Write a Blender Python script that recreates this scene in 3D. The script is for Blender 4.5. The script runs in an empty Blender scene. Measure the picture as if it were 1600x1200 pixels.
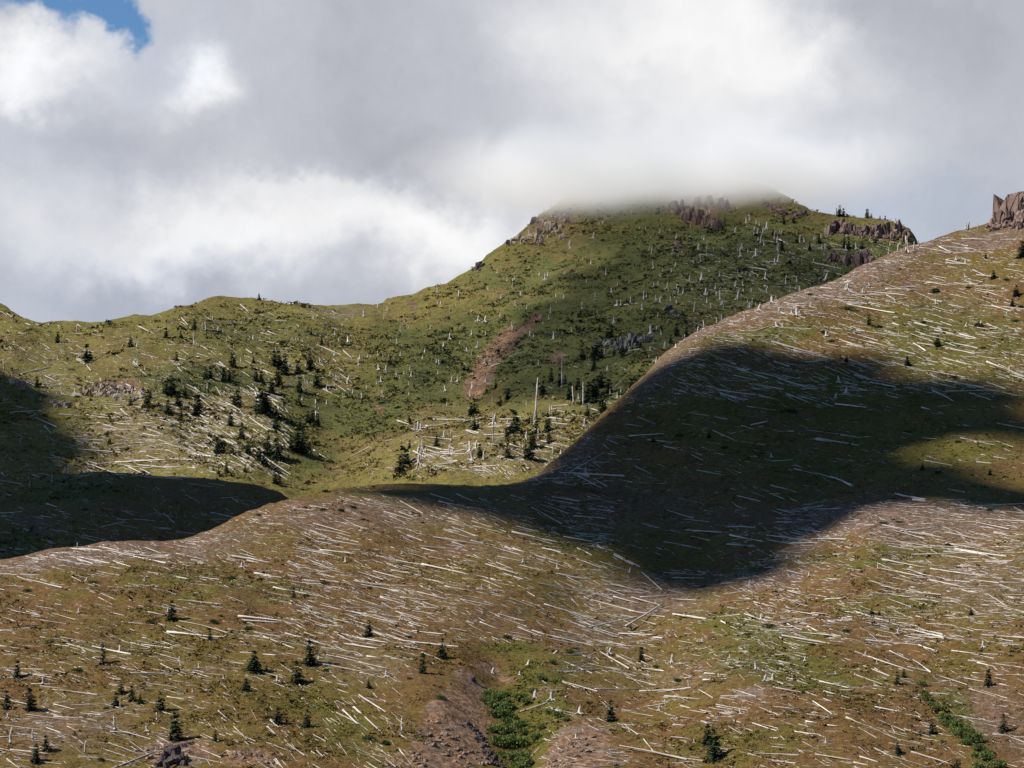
import bpy, bmesh, math, random
import numpy as np
from mathutils import Vector, Matrix, Quaternion

R = math.radians
rng = np.random.default_rng(7)
random.seed(7)
sc = bpy.context.scene
COL = sc.collection

# ------------------------------------------------------------------ camera
F = 4537.0          # focal length in pixels of a 1600 pixel wide picture
HR = 1000.0         # picture row of the eye level
cam_d = bpy.data.cameras.new('camera')
cam = bpy.data.objects.new('camera', cam_d)
COL.objects.link(cam)
cam.location = (0, 0, 0)
cam.rotation_euler = (R(90), 0, 0)
cam_d.sensor_width = 36.0
cam_d.lens = F / 1600 * 36.0
cam_d.shift_y = (HR - 600) / 1600
cam_d.clip_start = 1.0
cam_d.clip_end = 60000
sc.camera = cam

# ------------------------------------------------------------------ sun, sky, exposure
SUN_EL, SUN_AZ = R(47), math.atan2(-1.0, -0.24)      # azimuth as atan2(x, y) of the direction to the sun
TO_SUN = Vector((math.cos(SUN_EL) * math.sin(SUN_AZ), math.cos(SUN_EL) * math.cos(SUN_AZ), math.sin(SUN_EL)))
sun_d = bpy.data.lights.new('sun', 'SUN')
sun = bpy.data.objects.new('sun', sun_d)
COL.objects.link(sun)
sun_d.energy = 5.0
sun_d.angle = R(0.55)
sun_d.color = (1.0, 0.95, 0.87)
sun.rotation_euler = TO_SUN.to_track_quat('Z', 'Y').to_euler()

sc.view_settings.view_transform = 'Standard'
sc.view_settings.look = 'None'
sc.view_settings.exposure = 0.60
sc.view_settings.gamma = 1.0
sc.view_settings.use_curve_mapping = False
sc.cycles.use_denoising = True
sc.cycles.denoiser = 'OPENIMAGEDENOISE'
sc.cycles.denoising_input_passes = 'RGB_ALBEDO_NORMAL'
sc.cycles.denoising_prefilter = 'ACCURATE'
sc.cycles.max_bounces = 16
sc.cycles.diffuse_bounces = 3
sc.cycles.volume_bounces = 14
sc.cycles.transparent_max_bounces = 12
sc.cycles.volume_max_steps = 128
sc.cycles.volume_step_rate = 1.0


class NT:
    """small helper to write node trees as expressions"""
    def __init__(self, tree):
        self.t = tree
        tree.nodes.clear()

    def n(self, typ, **kw):
        nd = self.t.nodes.new(typ)
        for k, v in kw.items():
            setattr(nd, k, v)
        return nd

    def put(self, sock, v):
        if v is None:
            return
        if isinstance(v, bpy.types.NodeSocket):
            self.t.links.new(v, sock)
        elif isinstance(v, (tuple, list)):
            v = tuple(v)
            if sock.type == 'RGBA' and len(v) == 3:
                v = v + (1.0,)
            sock.default_value = v
        else:
            sock.default_value = v

    def m(self, op, a, b=None, c=None, clamp=False):
        nd = self.n('ShaderNodeMath', operation=op, use_clamp=clamp)
        self.put(nd.inputs[0], a)
        self.put(nd.inputs[1], b)
        self.put(nd.inputs[2], c)
        return nd.outputs[0]

    def vm(self, op, a, b=None, scale=None):
        nd = self.n('ShaderNodeVectorMath', operation=op)
        self.put(nd.inputs[0], a)
        self.put(nd.inputs[1], b)
        if scale is not None:
            self.put(nd.inputs['Scale'], scale)
        return nd.outputs[0]

    def noise(self, vec, scale, detail=4, rough=0.55, dist=0.0, color=False):
        nd = self.n('ShaderNodeTexNoise')
        self.put(nd.inputs['Vector'], vec)
        self.put(nd.inputs['Scale'], scale)
        self.put(nd.inputs['Detail'], detail)
        self.put(nd.inputs['Roughness'], rough)
        self.put(nd.inputs['Distortion'], dist)
        return nd.outputs['Color' if color else 'Fac']

    def ramp(self, x, lo, hi, a=0.0, b=1.0):
        nd = self.n('ShaderNodeMapRange', interpolation_type='SMOOTHSTEP')
        self.put(nd.inputs[0], x)
        self.put(nd.inputs[1], lo)
        self.put(nd.inputs[2], hi)
        self.put(nd.inputs[3], a)
        self.put(nd.inputs[4], b)
        return nd.outputs[0]

    def mix(self, f, a, b, blend='MIX'):
        nd = self.n('ShaderNodeMix', data_type='RGBA', blend_type=blend)
        self.put(nd.inputs[0], f)
        self.put(nd.inputs[6], a)
        self.put(nd.inputs[7], b)
        return nd.outputs[2]


def G(nt, a, b, u, v, su, sv):
    """soft spot in direction space: centre and size in picture pixels"""
    p = nt.m('MULTIPLY', nt.m('SUBTRACT', a, (u - 800) / F), F / su)
    q = nt.m('MULTIPLY', nt.m('SUBTRACT', b, (HR - v) / F), F / sv)
    r = nt.m('ADD', nt.m('MULTIPLY', p, p), nt.m('MULTIPLY', q, q))
    return nt.m('EXPONENT', nt.m('MULTIPLY', r, -1.0))


def build_world():
    w = bpy.data.worlds.new('World')
    sc.world = w
    w.use_nodes = True
    nt = NT(w.node_tree)
    sky = nt.n('ShaderNodeTexSky', sky_type='NISHITA')
    sky.sun_disc = False
    sky.sun_elevation = SUN_EL
    sky.sun_rotation = SUN_AZ
    sky.altitude = 1200
    sky.ozone_density = 4.0
    sky.dust_density = 0.3
    d = nt.n('ShaderNodeTexCoord').outputs['Generated']
    sep = nt.n('ShaderNodeSeparateXYZ')
    nt.put(sep.inputs[0], d)
    x, y, z = sep.outputs
    warp = nt.noise(d, 16.0, 5, 0.55, color=True)
    warp2 = nt.noise(d, 55.0, 4, 0.6, color=True)
    wd = nt.vm('ADD', d, nt.vm('SCALE', nt.vm('SUBTRACT', warp, (0.5, 0.5, 0.5)), scale=0.050))
    wd = nt.vm('ADD', wd, nt.vm('SCALE', nt.vm('SUBTRACT', warp2, (0.5, 0.5, 0.5)), scale=0.026))
    s2 = nt.n('ShaderNodeSeparateXYZ')
    nt.put(s2.inputs[0], wd)
    ysafe = nt.m('MAXIMUM', s2.outputs[1], 0.02)
    front = nt.ramp(y, 0.15, 0.5)
    a = nt.m('DIVIDE', s2.outputs[0], ysafe)
    b = nt.m('DIVIDE', s2.outputs[2], ysafe)
    # brightness of the cloud deck as seen in the photograph
    base = nt.m('MULTIPLY_ADD', nt.noise(d, 9.0, 6, 0.55), 0.30, 0.365)
    base = nt.m('MULTIPLY_ADD', nt.noise(wd, 34.0, 8, 0.66), 0.16, nt.m('SUBTRACT', base, 0.08))
    spots = SKY_SPOTS
    tot = None
    for (u, v, su, sv, amp) in spots:
        g = nt.m('MULTIPLY', G(nt, a, b, u, v, su, sv), amp)
        tot = g if tot is None else nt.m('ADD', tot, g)
    tot = nt.m('MULTIPLY', tot, front)
    lum = nt.m('ADD', base, tot)
    lum = nt.m('MINIMUM', nt.m('MAXIMUM', lum, 0.25), 0.98)
    # cool grey where dim, neutral white where bright
    cc = nt.mix(nt.ramp(lum, 0.42, 0.85), (0.935, 0.965, 1.085), (1.0, 1.0, 1.01))
    cool = None
    for (u, v, su, sv, amp) in SKY_COOL:
        g = nt.m('MULTIPLY', G(nt, a, b, u, v, su, sv), amp)
        cool = g if cool is None else nt.m('ADD', cool, g)
    cool = nt.m('MULTIPLY', cool, front, clamp=True)
    cc = nt.mix(cool, cc, (0.86, 0.97, 1.16))
    cloud = nt.vm('SCALE', cc, scale=lum)
    # how much cloud: a full bank low in the sky, broken cloud with blue gaps higher up
    # a bank piled against the mountains ahead, fair weather cloud with wide blue gaps elsewhere
    hi = nt.m('MAXIMUM', nt.ramp(z, 0.24, 0.40), nt.ramp(y, 0.90, 0.70))
    brk = nt.ramp(nt.noise(d, 3.2, 6, 0.6), 0.64, 0.80)
    cover = nt.m('SUBTRACT', 1.0, nt.m('MULTIPLY', hi, nt.m('SUBTRACT', 1.0, brk)))
    gap = None
    for (u, v, su, sv, amp) in SKY_BLUE:
        g = nt.m('MULTIPLY', G(nt, a, b, u, v, su, sv), amp)
        gap = g if gap is None else nt.m('ADD', gap, g)
    wisp = nt.m('MULTIPLY', nt.m('SUBTRACT', nt.noise(d, 60.0, 6, 0.65, 1.0), 0.5), 1.3)
    gap = nt.m('MULTIPLY', nt.m('MULTIPLY', gap, nt.m('ADD', wisp, 1.0)), front)
    gap = nt.ramp(gap, 0.10, 1.15)
    cover = nt.m('MULTIPLY', cover, nt.m('SUBTRACT', 1.0, gap))
    bg1 = nt.n('ShaderNodeBackground')
    hs = nt.n('ShaderNodeHueSaturation')
    hs.inputs['Saturation'].default_value = 1.15
    nt.put(hs.inputs['Color'], sky.outputs[0])
    nt.put(bg1.inputs[0], hs.outputs[0])
    bg1.inputs[1].default_value = SKY_STRENGTH
    bg2 = nt.n('ShaderNodeBackground')
    nt.put(bg2.inputs[0], cloud)
    bg2.inputs[1].default_value = CLOUD_STRENGTH
    mx = nt.n('ShaderNodeMixShader')
    nt.put(mx.inputs[0], cover)
    nt.t.links.new(bg1.outputs[0], mx.inputs[1])
    nt.t.links.new(bg2.outputs[0], mx.inputs[2])
    out = nt.n('ShaderNodeOutputWorld')
    nt.t.links.new(mx.outputs[0], out.inputs[0])
    w.cycles.sampling_method = 'MANUAL'
    w.cycles.sample_map_resolution = 1024


SKY_STRENGTH = 0.070
CLOUD_STRENGTH = 0.70
SKY_SPOTS = [
    # u, v, half width, half height, added brightness
    (60, 105, 95, 50, 0.34), (310, 105, 45, 48, 0.34), (40, 150, 60, 35, 0.12),
    (180, 210, 110, 60, -0.07), (560, 190, 220, 110, -0.04), (720, 255, 170, 60, -0.14),
    (400, 360, 270, 62, 0.28), (690, 350, 150, 50, 0.27), (220, 400, 220, 40, 0.14), (470, 300, 120, 22, 0.10),
    (760, 400, 120, 60, 0.12), (30, 330, 70, 90, 0.06),
    (250, 480, 330, 30, -0.06), (1090, 70, 190, 110, 0.30), (1250, 110, 90, 60, 0.18), (880, 70, 120, 90, 0.14), (1180, 20, 60, 30, 0.10), (1010, 120, 60, 24, -0.07),
    (1030, 220, 240, 70, 0.22), (1330, 30, 110, 50, -0.10), (1480, 60, 140, 60, -0.04), (1480, 240, 200, 130, -0.02),
    (1560, 330, 160, 80, -0.03), (1000, 300, 200, 50, 0.04),
]
SKY_COOL = [(150, 480, 330, 70, 0.55), (1400, 330, 300, 90, 0.75), (60, 240, 180, 120, 0.25), (240, 60, 120, 60, 0.4)]
SKY_BLUE = [(60, 8, 105, 42, 1.5), (168, 38, 38, 28, 1.2)]
build_world()


# ------------------------------------------------------------------ noise and surfaces in numpy
def _hash(ix, iy, seed):
    h = (ix.astype(np.int64) * 374761393 + iy.astype(np.int64) * 668265263 + seed * 974634777) & 0x7fffffff
    h = ((h ^ (h >> 13)) * 1274126177) & 0x7fffffff
    h = h ^ (h >> 16)
    return (h & 0xffff) / 65535.0


def vnoise(x, y, seed=0):
    ix, iy = np.floor(x), np.floor(y)
    fx, fy = x - ix, y - iy
    fx = fx * fx * fx * (fx * (fx * 6 - 15) + 10)
    fy = fy * fy * fy * (fy * (fy * 6 - 15) + 10)
    a, b = _hash(ix, iy, seed), _hash(ix + 1, iy, seed)
    c, d = _hash(ix, iy + 1, seed), _hash(ix + 1, iy + 1, seed)
    return (a + (b - a) * fx) * (1 - fy) + (c + (d - c) * fx) * fy - 0.5


def fbm(x, y, scale, octaves, seed=0, gain=0.5):
    t, amp, s = 0.0, 1.0, 1.0 / scale
    for k in range(octaves):
        ca, sa = math.cos(0.7 + k), math.sin(0.7 + k)
        t = t + amp * vnoise((x * ca - y * sa) * s, (x * sa + y * ca) * s, seed + k * 17)
        amp *= gain
        s *= 2.03
    return t


class TPS:
    """thin plate interpolation of control points"""
    def __init__(self, pts, scale, smooth=0.0):
        p = np.array(pts, float)
        self.s = scale
        self.p = p[:, :2] / scale
        n = len(p)
        K = self.k(self.p, self.p) + smooth * np.eye(n)
        P = np.c_[np.ones(n), self.p]
        A = np.zeros((n + 3, n + 3))
        A[:n, :n], A[:n, n:], A[n:, :n] = K, P, P.T
        self.w = np.linalg.solve(A, np.r_[p[:, 2], 0, 0, 0])

    @staticmethod
    def k(a, b):
        r2 = ((a[:, None, :] - b[None, :, :]) ** 2).sum(-1)
        return 0.5 * r2 * np.log(r2 + 1e-12)

    def __call__(self, u, v):
        q = np.c_[np.ravel(u), np.ravel(v)] / self.s
        out = np.empty(len(q))
        n = len(self.p)
        for i in range(0, len(q), 40000):
            c = q[i:i + 40000]
            out[i:i + 40000] = self.k(c, self.p) @ self.w[:n] + np.c_[np.ones(len(c)), c] @ self.w[n:]
        return out.reshape(np.shape(u))


def smooth_curve(pts):
    xs = np.array([p[0] for p in pts], float)
    ys = np.array([p[1] for p in pts], float)
    m = np.gradient(ys, xs)

    def f(u):
        u = np.clip(np.asarray(u, float), xs[0], xs[-1])
        i = np.clip(np.searchsorted(xs, u) - 1, 0, len(xs) - 2)
        h = xs[i + 1] - xs[i]
        t = (u - xs[i]) / h
        return ((2 * t**3 - 3 * t**2 + 1) * ys[i] + (t**3 - 2 * t**2 + t) * h * m[i]
                + (-2 * t**3 + 3 * t**2) * ys[i + 1] + (t**3 - t**2) * h * m[i + 1])
    return f


class Hill:
    """a hill: its crest line and the distance of points on its face; at(u, v) gives the world point"""
    def __init__(self, crest, ctrl, disp, round_m, round_px):
        self.crest = smooth_curve(crest)
        self.Y = TPS(ctrl, 300.0, 1e-4)
        self.disp = disp
        self.rm, self.rp = round_m, round_px

    def flat(self, u, v):
        vc = self.crest(u)
        v = np.maximum(v, vc)
        Y = self.Y(u, v) + self.rm * np.exp(-(v - vc) / self.rp)
        return (u - 800) / F * Y, Y, (HR - v) / F * Y

    def at(self, u, v):
        u, v = np.asarray(u, float), np.asarray(v, float)
        x, y, z = self.flat(u, v)
        return x, y, z + self.disp(x, y)

    def P(self, u, v):
        x, y, z = self.at(np.array([u]), np.array([v]))
        return Vector((x[0], y[0], z[0]))

    def mesh(self, name, u0, u1, nu, vb, nv, zone, back=(26, 11.0), skirt=60.0):
        us = np.linspace(u0, u1, nu)
        t = np.linspace(0, 1, nv)
        t = 1 - (1 - t) ** 1.25 if False else t
        vc = self.crest(us)
        U = np.repeat(us[None, :], nv, 0)
        V = vb + (vc[None, :] - vb) * t[:, None]
        X, Y, Z = self.flat(U, V)
        nb, st = back
        dy = (np.arange(1, nb + 1) * st)[:, None]
        Yb = Y[-1][None, :] + dy
        Xb = (us[None, :] - 800) / F * Yb
        Zb = (HR - vc[None, :]) / F * Yb - 0.42 * dy * dy / (dy + 55)
        # in front of the lowest row the ground goes on falling away
        Yf = Y[0][None, :] - np.array([[260.0], [150.0], [60.0]])
        Xf = (us[None, :] - 800) / F * Yf
        Zf = Z[0][None, :] - np.array([[skirt], [skirt * .62], [skirt * .26]])
        X, Y, Z = np.r_[Xf, X, Xb], np.r_[Yf, Y, Yb], np.r_[Zf, Z, Zb]
        Z = Z + self.disp(X, Y)
        n, m = X.shape
        co = np.stack([X, Y, Z], -1).reshape(-1, 3)
        idx = np.arange(n * m).reshape(n, m)
        q = np.stack([idx[:-1, :-1], idx[:-1, 1:], idx[1:, 1:], idx[1:, :-1]], -1).reshape(-1, 4)
        me = np_mesh(name, co, q)
        Vf = np.r_[np.full((3, m), vb + 60.0), V, np.repeat(vc[None, :], nb, 0)]
        Uf = np.repeat(us[None, :], n, 0)
        zc = np.ones((n * m, 4), np.float32)
        zc[:, :3] = zone(Uf.ravel(), Vf.ravel())
        at = me.attributes.new('zone', 'FLOAT_COLOR', 'POINT')
        at.data.foreach_set('color', zc.ravel())
        return me


def np_mesh(name, co, faces, smooth=True):
    me = bpy.data.meshes.new(name)
    co = np.ascontiguousarray(co, np.float32)
    faces = np.ascontiguousarray(faces, np.int32)
    k = faces.shape[1]
    me.vertices.add(len(co))
    me.vertices.foreach_set('co', co.ravel())
    me.loops.add(faces.size)
    me.loops.foreach_set('vertex_index', faces.ravel())
    me.polygons.add(len(faces))
    me.polygons.foreach_set('loop_start', np.arange(0, faces.size, k, dtype=np.int32))
    me.polygons.foreach_set('loop_total', np.full(len(faces), k, np.int32))
    me.polygons.foreach_set('use_smooth', np.full(len(faces), smooth, bool))
    me.update(calc_edges=True)
    me.validate()
    return me


def obj(name, data, mat=None, parent=None, label=None, cat=None, group=None, kind=None):
    o = bpy.data.objects.new(name, data)
    COL.objects.link(o)
    if mat is not None and data is not None and not data.materials:
        data.materials.append(mat)
    if parent is not None:
        o.parent = parent
    for k, v in (('label', label), ('category', cat), ('group', group), ('kind', kind)):
        if v:
            o[k] = v
    return o


def principled(name, rough=0.9):
    m = bpy.data.materials.new(name)
    m.use_nodes = True
    nt = NT(m.node_tree)
    b = nt.n('ShaderNodeBsdfPrincipled')
    b.inputs['Roughness'].default_value = rough
    b.inputs['Specular IOR Level'].default_value = 0.15
    o = nt.n('ShaderNodeOutputMaterial')
    nt.t.links.new(b.outputs[0], o.inputs[0])
    return m, nt, b


# ------------------------------------------------------------------ the three hills
def disp_near(x, y):
    rill = np.abs(fbm(x + 0.2 * y, y * 0.3, 24, 3, 12))
    return (2.2 * fbm(x, y, 46, 2, 3) + 1.1 * fbm(x, y, 13, 3, 5) - 1.5 * rill + 0.3 + 0.34 * fbm(x * 0.6, y, 2.6, 3, 9, 0.6))


def disp_far(x, y):
    rib = np.abs(fbm(x + 0.35 * y, y * 0.35, 42, 3, 31))
    return (7.0 * fbm(x, y, 120, 2, 21) - 5.0 * rib + 2.2 * fbm(x, y, 28, 3, 23) + 1.3 * fbm(x * 0.6, y, 7, 3, 25, 0.6) + 1.0)


def disp_knoll(x, y):
    return 2.0 * fbm(x, y, 50, 2, 41) + 1.0 * fbm(x, y, 12, 3, 43) + 0.5 * fbm(x, y, 3, 2, 44)


near = Hill(
    crest=[(-260, 905), (-100, 892), (0, 879), (100, 860), (200, 846), (320, 831), (360, 808), (440, 778), (530, 761), (640, 755),
           (760, 756), (820, 746), (880, 708), (950, 640), (1000, 592), (1050, 548), (1100, 515), (1150, 490), (1280, 441),
           (1360, 408), (1440, 376), (1500, 357), (1545, 345), (1580, 333), (1640, 322), (1860, 262)],
    ctrl=[(-260, 1340, 500), (300, 1340, 505), (700, 1340, 512), (800, 1340, 530), (900, 1340, 520), (1000, 1340, 520), (1400, 1340, 500), (1860, 1340, 490),
          (-260, 1200, 545), (0, 1200, 545), (300, 1200, 548), (560, 1200, 548), (690, 1200, 550), (770, 1200, 561), (815, 1200, 568), (870, 1200, 558), (1100, 1200, 550), (1400, 1200, 535), (1600, 1200, 532), (1860, 1200, 520),
          (700, 1130, 578), (785, 1120, 598), (860, 1120, 588),
          (0, 1060, 600), (300, 1060, 600), (600, 1060, 604), (730, 1060, 614), (775, 1060, 624), (850, 1060, 617), (1100, 1060, 600), (1350, 1060, 590), (1600, 1060, 582),
          (0, 980, 640), (300, 980, 640), (600, 980, 650), (900, 980, 684), (1000, 980, 690), (1150, 980, 650), (1400, 980, 630), (1600, 980, 615),
          (0, 900, 685), (300, 900, 688), (600, 900, 700), (800, 900, 715), (1000, 905, 732), (1100, 905, 728), (1250, 900, 690), (1400, 900, 670), (1600, 900, 655),
          (330, 832, 735), (600, 830, 745), (800, 830, 765), (1000, 830, 772), (1200, 840, 742), (1350, 830, 710), (1600, 830, 690),
          (450, 780, 765), (600, 780, 785), (800, 780, 800), (1000, 780, 805), (1300, 780, 778), (1600, 780, 742),
          (890, 705, 858), (1100, 700, 838), (1350, 700, 828), (1600, 700, 805),
          (1000, 600, 905), (1200, 600, 886), (1400, 600, 880), (1600, 600, 865),
          (1150, 500, 955), (1300, 500, 950), (1450, 500, 945), (1600, 500, 930),
          (1400, 400, 1020), (1600, 400, 1000), (1540, 350, 1062), (1600, 345, 1050), (1860, 270, 1130), (1860, 700, 800), (-260, 905, 690)],
    disp=disp_near, round_m=20.0, round_px=9.0)

far = Hill(
    crest=[(-260, 440), (-100, 455), (0, 486), (45, 503), (85, 508), (160, 503), (215, 495), (270, 482), (320, 470), (400, 467),
           (480, 469), (560, 472), (620, 462), (680, 445), (740, 415), (790, 376), (830, 347), (870, 315), (905, 291),
           (960, 277), (1020, 271), (1060, 270), (1110, 272), (1150, 279), (1185, 292), (1220, 311), (1280, 335), (1340, 341),
           (1405, 350), (1422, 360), (1440, 392), (1500, 425), (1640, 440), (1860, 430)],
    ctrl=[(-260, 860, 1180), (200, 860, 1200), (500, 860, 1200), (900, 860, 1120), (1400, 860, 1150), (1860, 860, 1150),
          (0, 760, 1300), (200, 760, 1310), (400, 760, 1320), (520, 760, 1345), (600, 760, 1300), (750, 760, 1240), (900, 760, 1220), (1300, 760, 1300), (1860, 760, 1300),
          (0, 700, 1370), (200, 700, 1380), (400, 700, 1380), (540, 700, 1420), (640, 700, 1330), (750, 700, 1282), (900, 700, 1255), (1300, 700, 1380),
          (0, 620, 1450), (200, 620, 1460), (400, 620, 1480), (600, 620, 1510), (740, 620, 1490), (830, 620, 1372), (930, 620, 1330), (1300, 620, 1450),
          (0, 560, 1540), (200, 560, 1550), (400, 560, 1570), (600, 560, 1592), (760, 560, 1590), (900, 560, 1482), (1000, 560, 1420), (1300, 560, 1520),
          (0, 510, 1690), (100, 510, 1695), (300, 500, 1660), (500, 500, 1680), (650, 500, 1690), (800, 500, 1660), (950, 500, 1592), (1080, 500, 1532), (1300, 500, 1590),
          (320, 470, 1740), (400, 468, 1755), (620, 462, 1785), (740, 420, 1800), (900, 420, 1732), (1050, 420, 1662), (1200, 420, 1640), (1350, 420, 1652),
          (830, 350, 1885), (950, 350, 1850), (1080, 350, 1800), (1200, 350, 1770), (1300, 350, 1752), (1410, 352, 1742),
          (920, 285, 1955), (1040, 285, 1920), (1180, 290, 1895), (1040, 268, 1965), (-260, 470, 1750), (1860, 430, 1900)],
    disp=disp_far, round_m=30.0, round_px=7.0)

knoll = Hill(
    crest=[(-260, 800), (-100, 790), (0, 768), (60, 748), (130, 739), (190, 741), (250, 746), (350, 753), (400, 760), (430, 771),
           (470, 790), (560, 830), (700, 880)],
    ctrl=[(-260, 960, 880), (100, 960, 880), (400, 960, 890), (700, 960, 900), (-260, 860, 960), (0, 860, 955), (150, 860, 950), (300, 860, 965), (500, 860, 985),
          (-260, 810, 1040), (0, 800, 1020), (150, 790, 1015), (300, 800, 1030), (430, 790, 1060), (600, 850, 1060),
          (0, 768, 1075), (130, 740, 1085), (300, 752, 1090), (430, 772, 1090), (700, 880, 1080)],
    disp=disp_knoll, round_m=18.0, round_px=8.0)


def spots(u, v, lst):
    t = np.zeros(np.shape(u))
    for (cu, cv, su, sv, amp, rot) in lst:
        c, s = math.cos(R(rot)), math.sin(R(rot))
        du, dv = u - cu, v - cv
        p, q = (du * c + dv * s) / su, (-du * s + dv * c) / sv
        t = np.maximum(t, amp * np.exp(-(p * p + q * q) ** 1.5)) if amp > 0 else t + amp * np.exp(-(p * p + q * q))
    return t


# bare grey-mauve ash and wood litter / green growth / rusty bare earth, by place on each hill
NEAR_SOIL = [(120, 872, 190, 22, 1, -8), (330, 845, 110, 26, .8, -10), (600, 800, 260, 36, .75, 0), (780, 860, 160, 30, .55, 15), (1010, 935, 130, 38, .9, 0), (940, 985, 100, 28, .7, -20),
             (1430, 815, 260, 30, 1, 0), (1230, 870, 110, 20, .8, -28), (1180, 905, 120, 22, .9, -8), (1300, 440, 260, 34, .9, -22), (1100, 512, 90, 26, 1, -28), (1040, 575, 90, 26, .8, -45), (1540, 375, 90, 24, 1, -12),
             (1000, 800, 220, 60, .5, 0), (1060, 1050, 120, 40, .55, 0), (1530, 910, 140, 60, .7, 0), (1560, 1120, 90, 60, .8, 40), (560, 1040, 120, 45, .6, 12),
             (100, 1140, 140, 60, .7, 0), (1480, 1060, 110, 24, .5, 0), (700, 950, 160, 40, .5, 12), (900, 720, 90, 30, .6, -40), (1480, 460, 160, 50, .5, 15), (1200, 470, 100, 22, .8, -22)]
NEAR_GREEN = [(1190, 528, 100, 16, 1, -6), (1480, 540, 160, 80, .75, 10), (1330, 620, 200, 60, .7, 0), (1450, 700, 180, 50, .75, 0), (1200, 990, 120, 26, .9, 10), (1230, 1040, 170, 46, .7, 10), (1150, 960, 60, 12, .7, 0),
              (830, 1110, 60, 90, 1, -10), (870, 1060, 60, 24, .8, -30), (300, 920, 240, 50, .5, 0), (150, 1010, 160, 40, .45, 0), (530, 1120, 120, 60, .6, 30), (1350, 870, 150, 22, .6, -5), (1400, 940, 130, 24, .6, 0),
              (1500, 1110, 30, 60, .9, -35), (1150, 1160, 180, 40, .5, 0), (900, 860, 110, 24, .6, 25), (1180, 890, 70, 14, .8, -25), (1080, 640, 120, 60, .6, 0), (1250, 730, 180, 60, .55, 0), (800, 1020, 70, 20, .7, 0), (420, 1090, 100, 40, .4, 0)]
NEAR_EARTH = [(705, 1150, 62, 70, 1, 30), (740, 1085, 48, 18, .8, 50), (760, 1050, 26, 14, .8, 0), (790, 1065, 30, 14, .6, 0), (905, 1175, 60, 42, 1, -30), (275, 1180, 70, 26, .9, 0), (390, 1190, 60, 20, .7, 0),
              (640, 1185, 50, 30, .6, 0), (1200, 1085, 70, 22, .55, 0), (960, 1180, 60, 30, .5, 0), (1235, 985, 40, 10, .5, 20), (850, 1085, 40, 18, .5, 0)]
FAR_SOIL = [(530, 482, 80, 12, .7, 0), (250, 690, 130, 30, .55, 0), (340, 660, 120, 60, .4, 30), (760, 720, 110, 30, .35, 0), (100, 560, 120, 30, .35, 0), (650, 600, 40, 20, .3, 0), (80, 600, 60, 30, .5, 0)]
FAR_GREEN = [(700, 560, 150, 70, .85, -20), (560, 640, 90, 50, .8, 0), (900, 520, 200, 110, .9, -15), (1100, 400, 220, 80, 1, 0), (1300, 420, 160, 60, 1, 0), (850, 430, 160, 50, .6, 0), (470, 640, 60, 80, .7, 0),
             (1000, 330, 120, 30, .7, 0), (640, 520, 90, 30, .6, 0), (400, 520, 160, 40, .45, 0), (320, 590, 160, 26, .7, 0), (480, 720, 80, 40, .6, 0), (1000, 620, 120, 60, .8, 0)]
FAR_EARTH = [(755, 575, 20, 48, 1.05, 22), (790, 530, 22, 40, .95, 35), (828, 502, 10, 26, 1.05, 50), (735, 600, 12, 20, 1, 0), (870, 555, 14, 22, .6, 35), (690, 575, 16, 26, .4, 30), (645, 475, 14, 10, .5, 0),
             (180, 600, 56, 16, .7, 0), (600, 690, 22, 16, .5, 0), (790, 420, 36, 12, .42, 0), (520, 745, 34, 8, .5, 0), (880, 345, 30, 22, .55, 0), (850, 360, 34, 16, .4, 0), (840, 365, 20, 40, .5, 0),
             (1090, 335, 46, 18, .7, 0), (590, 630, 16, 14, .5, 0), (780, 460, 20, 12, .5, 0)]
KNOLL_SOIL = [(60, 820, 60, 14, .8, 15), (300, 770, 120, 14, .4, 0)]
KNOLL_GREEN = [(100, 765, 110, 30, 1, 0), (30, 850, 90, 30, .8, 0)]


def zone_of(soil, green, earth):
    def z(u, v):
        return np.stack([spots(u, v, soil), spots(u, v, green), spots(u, v, earth)], -1)
    return z


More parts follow.
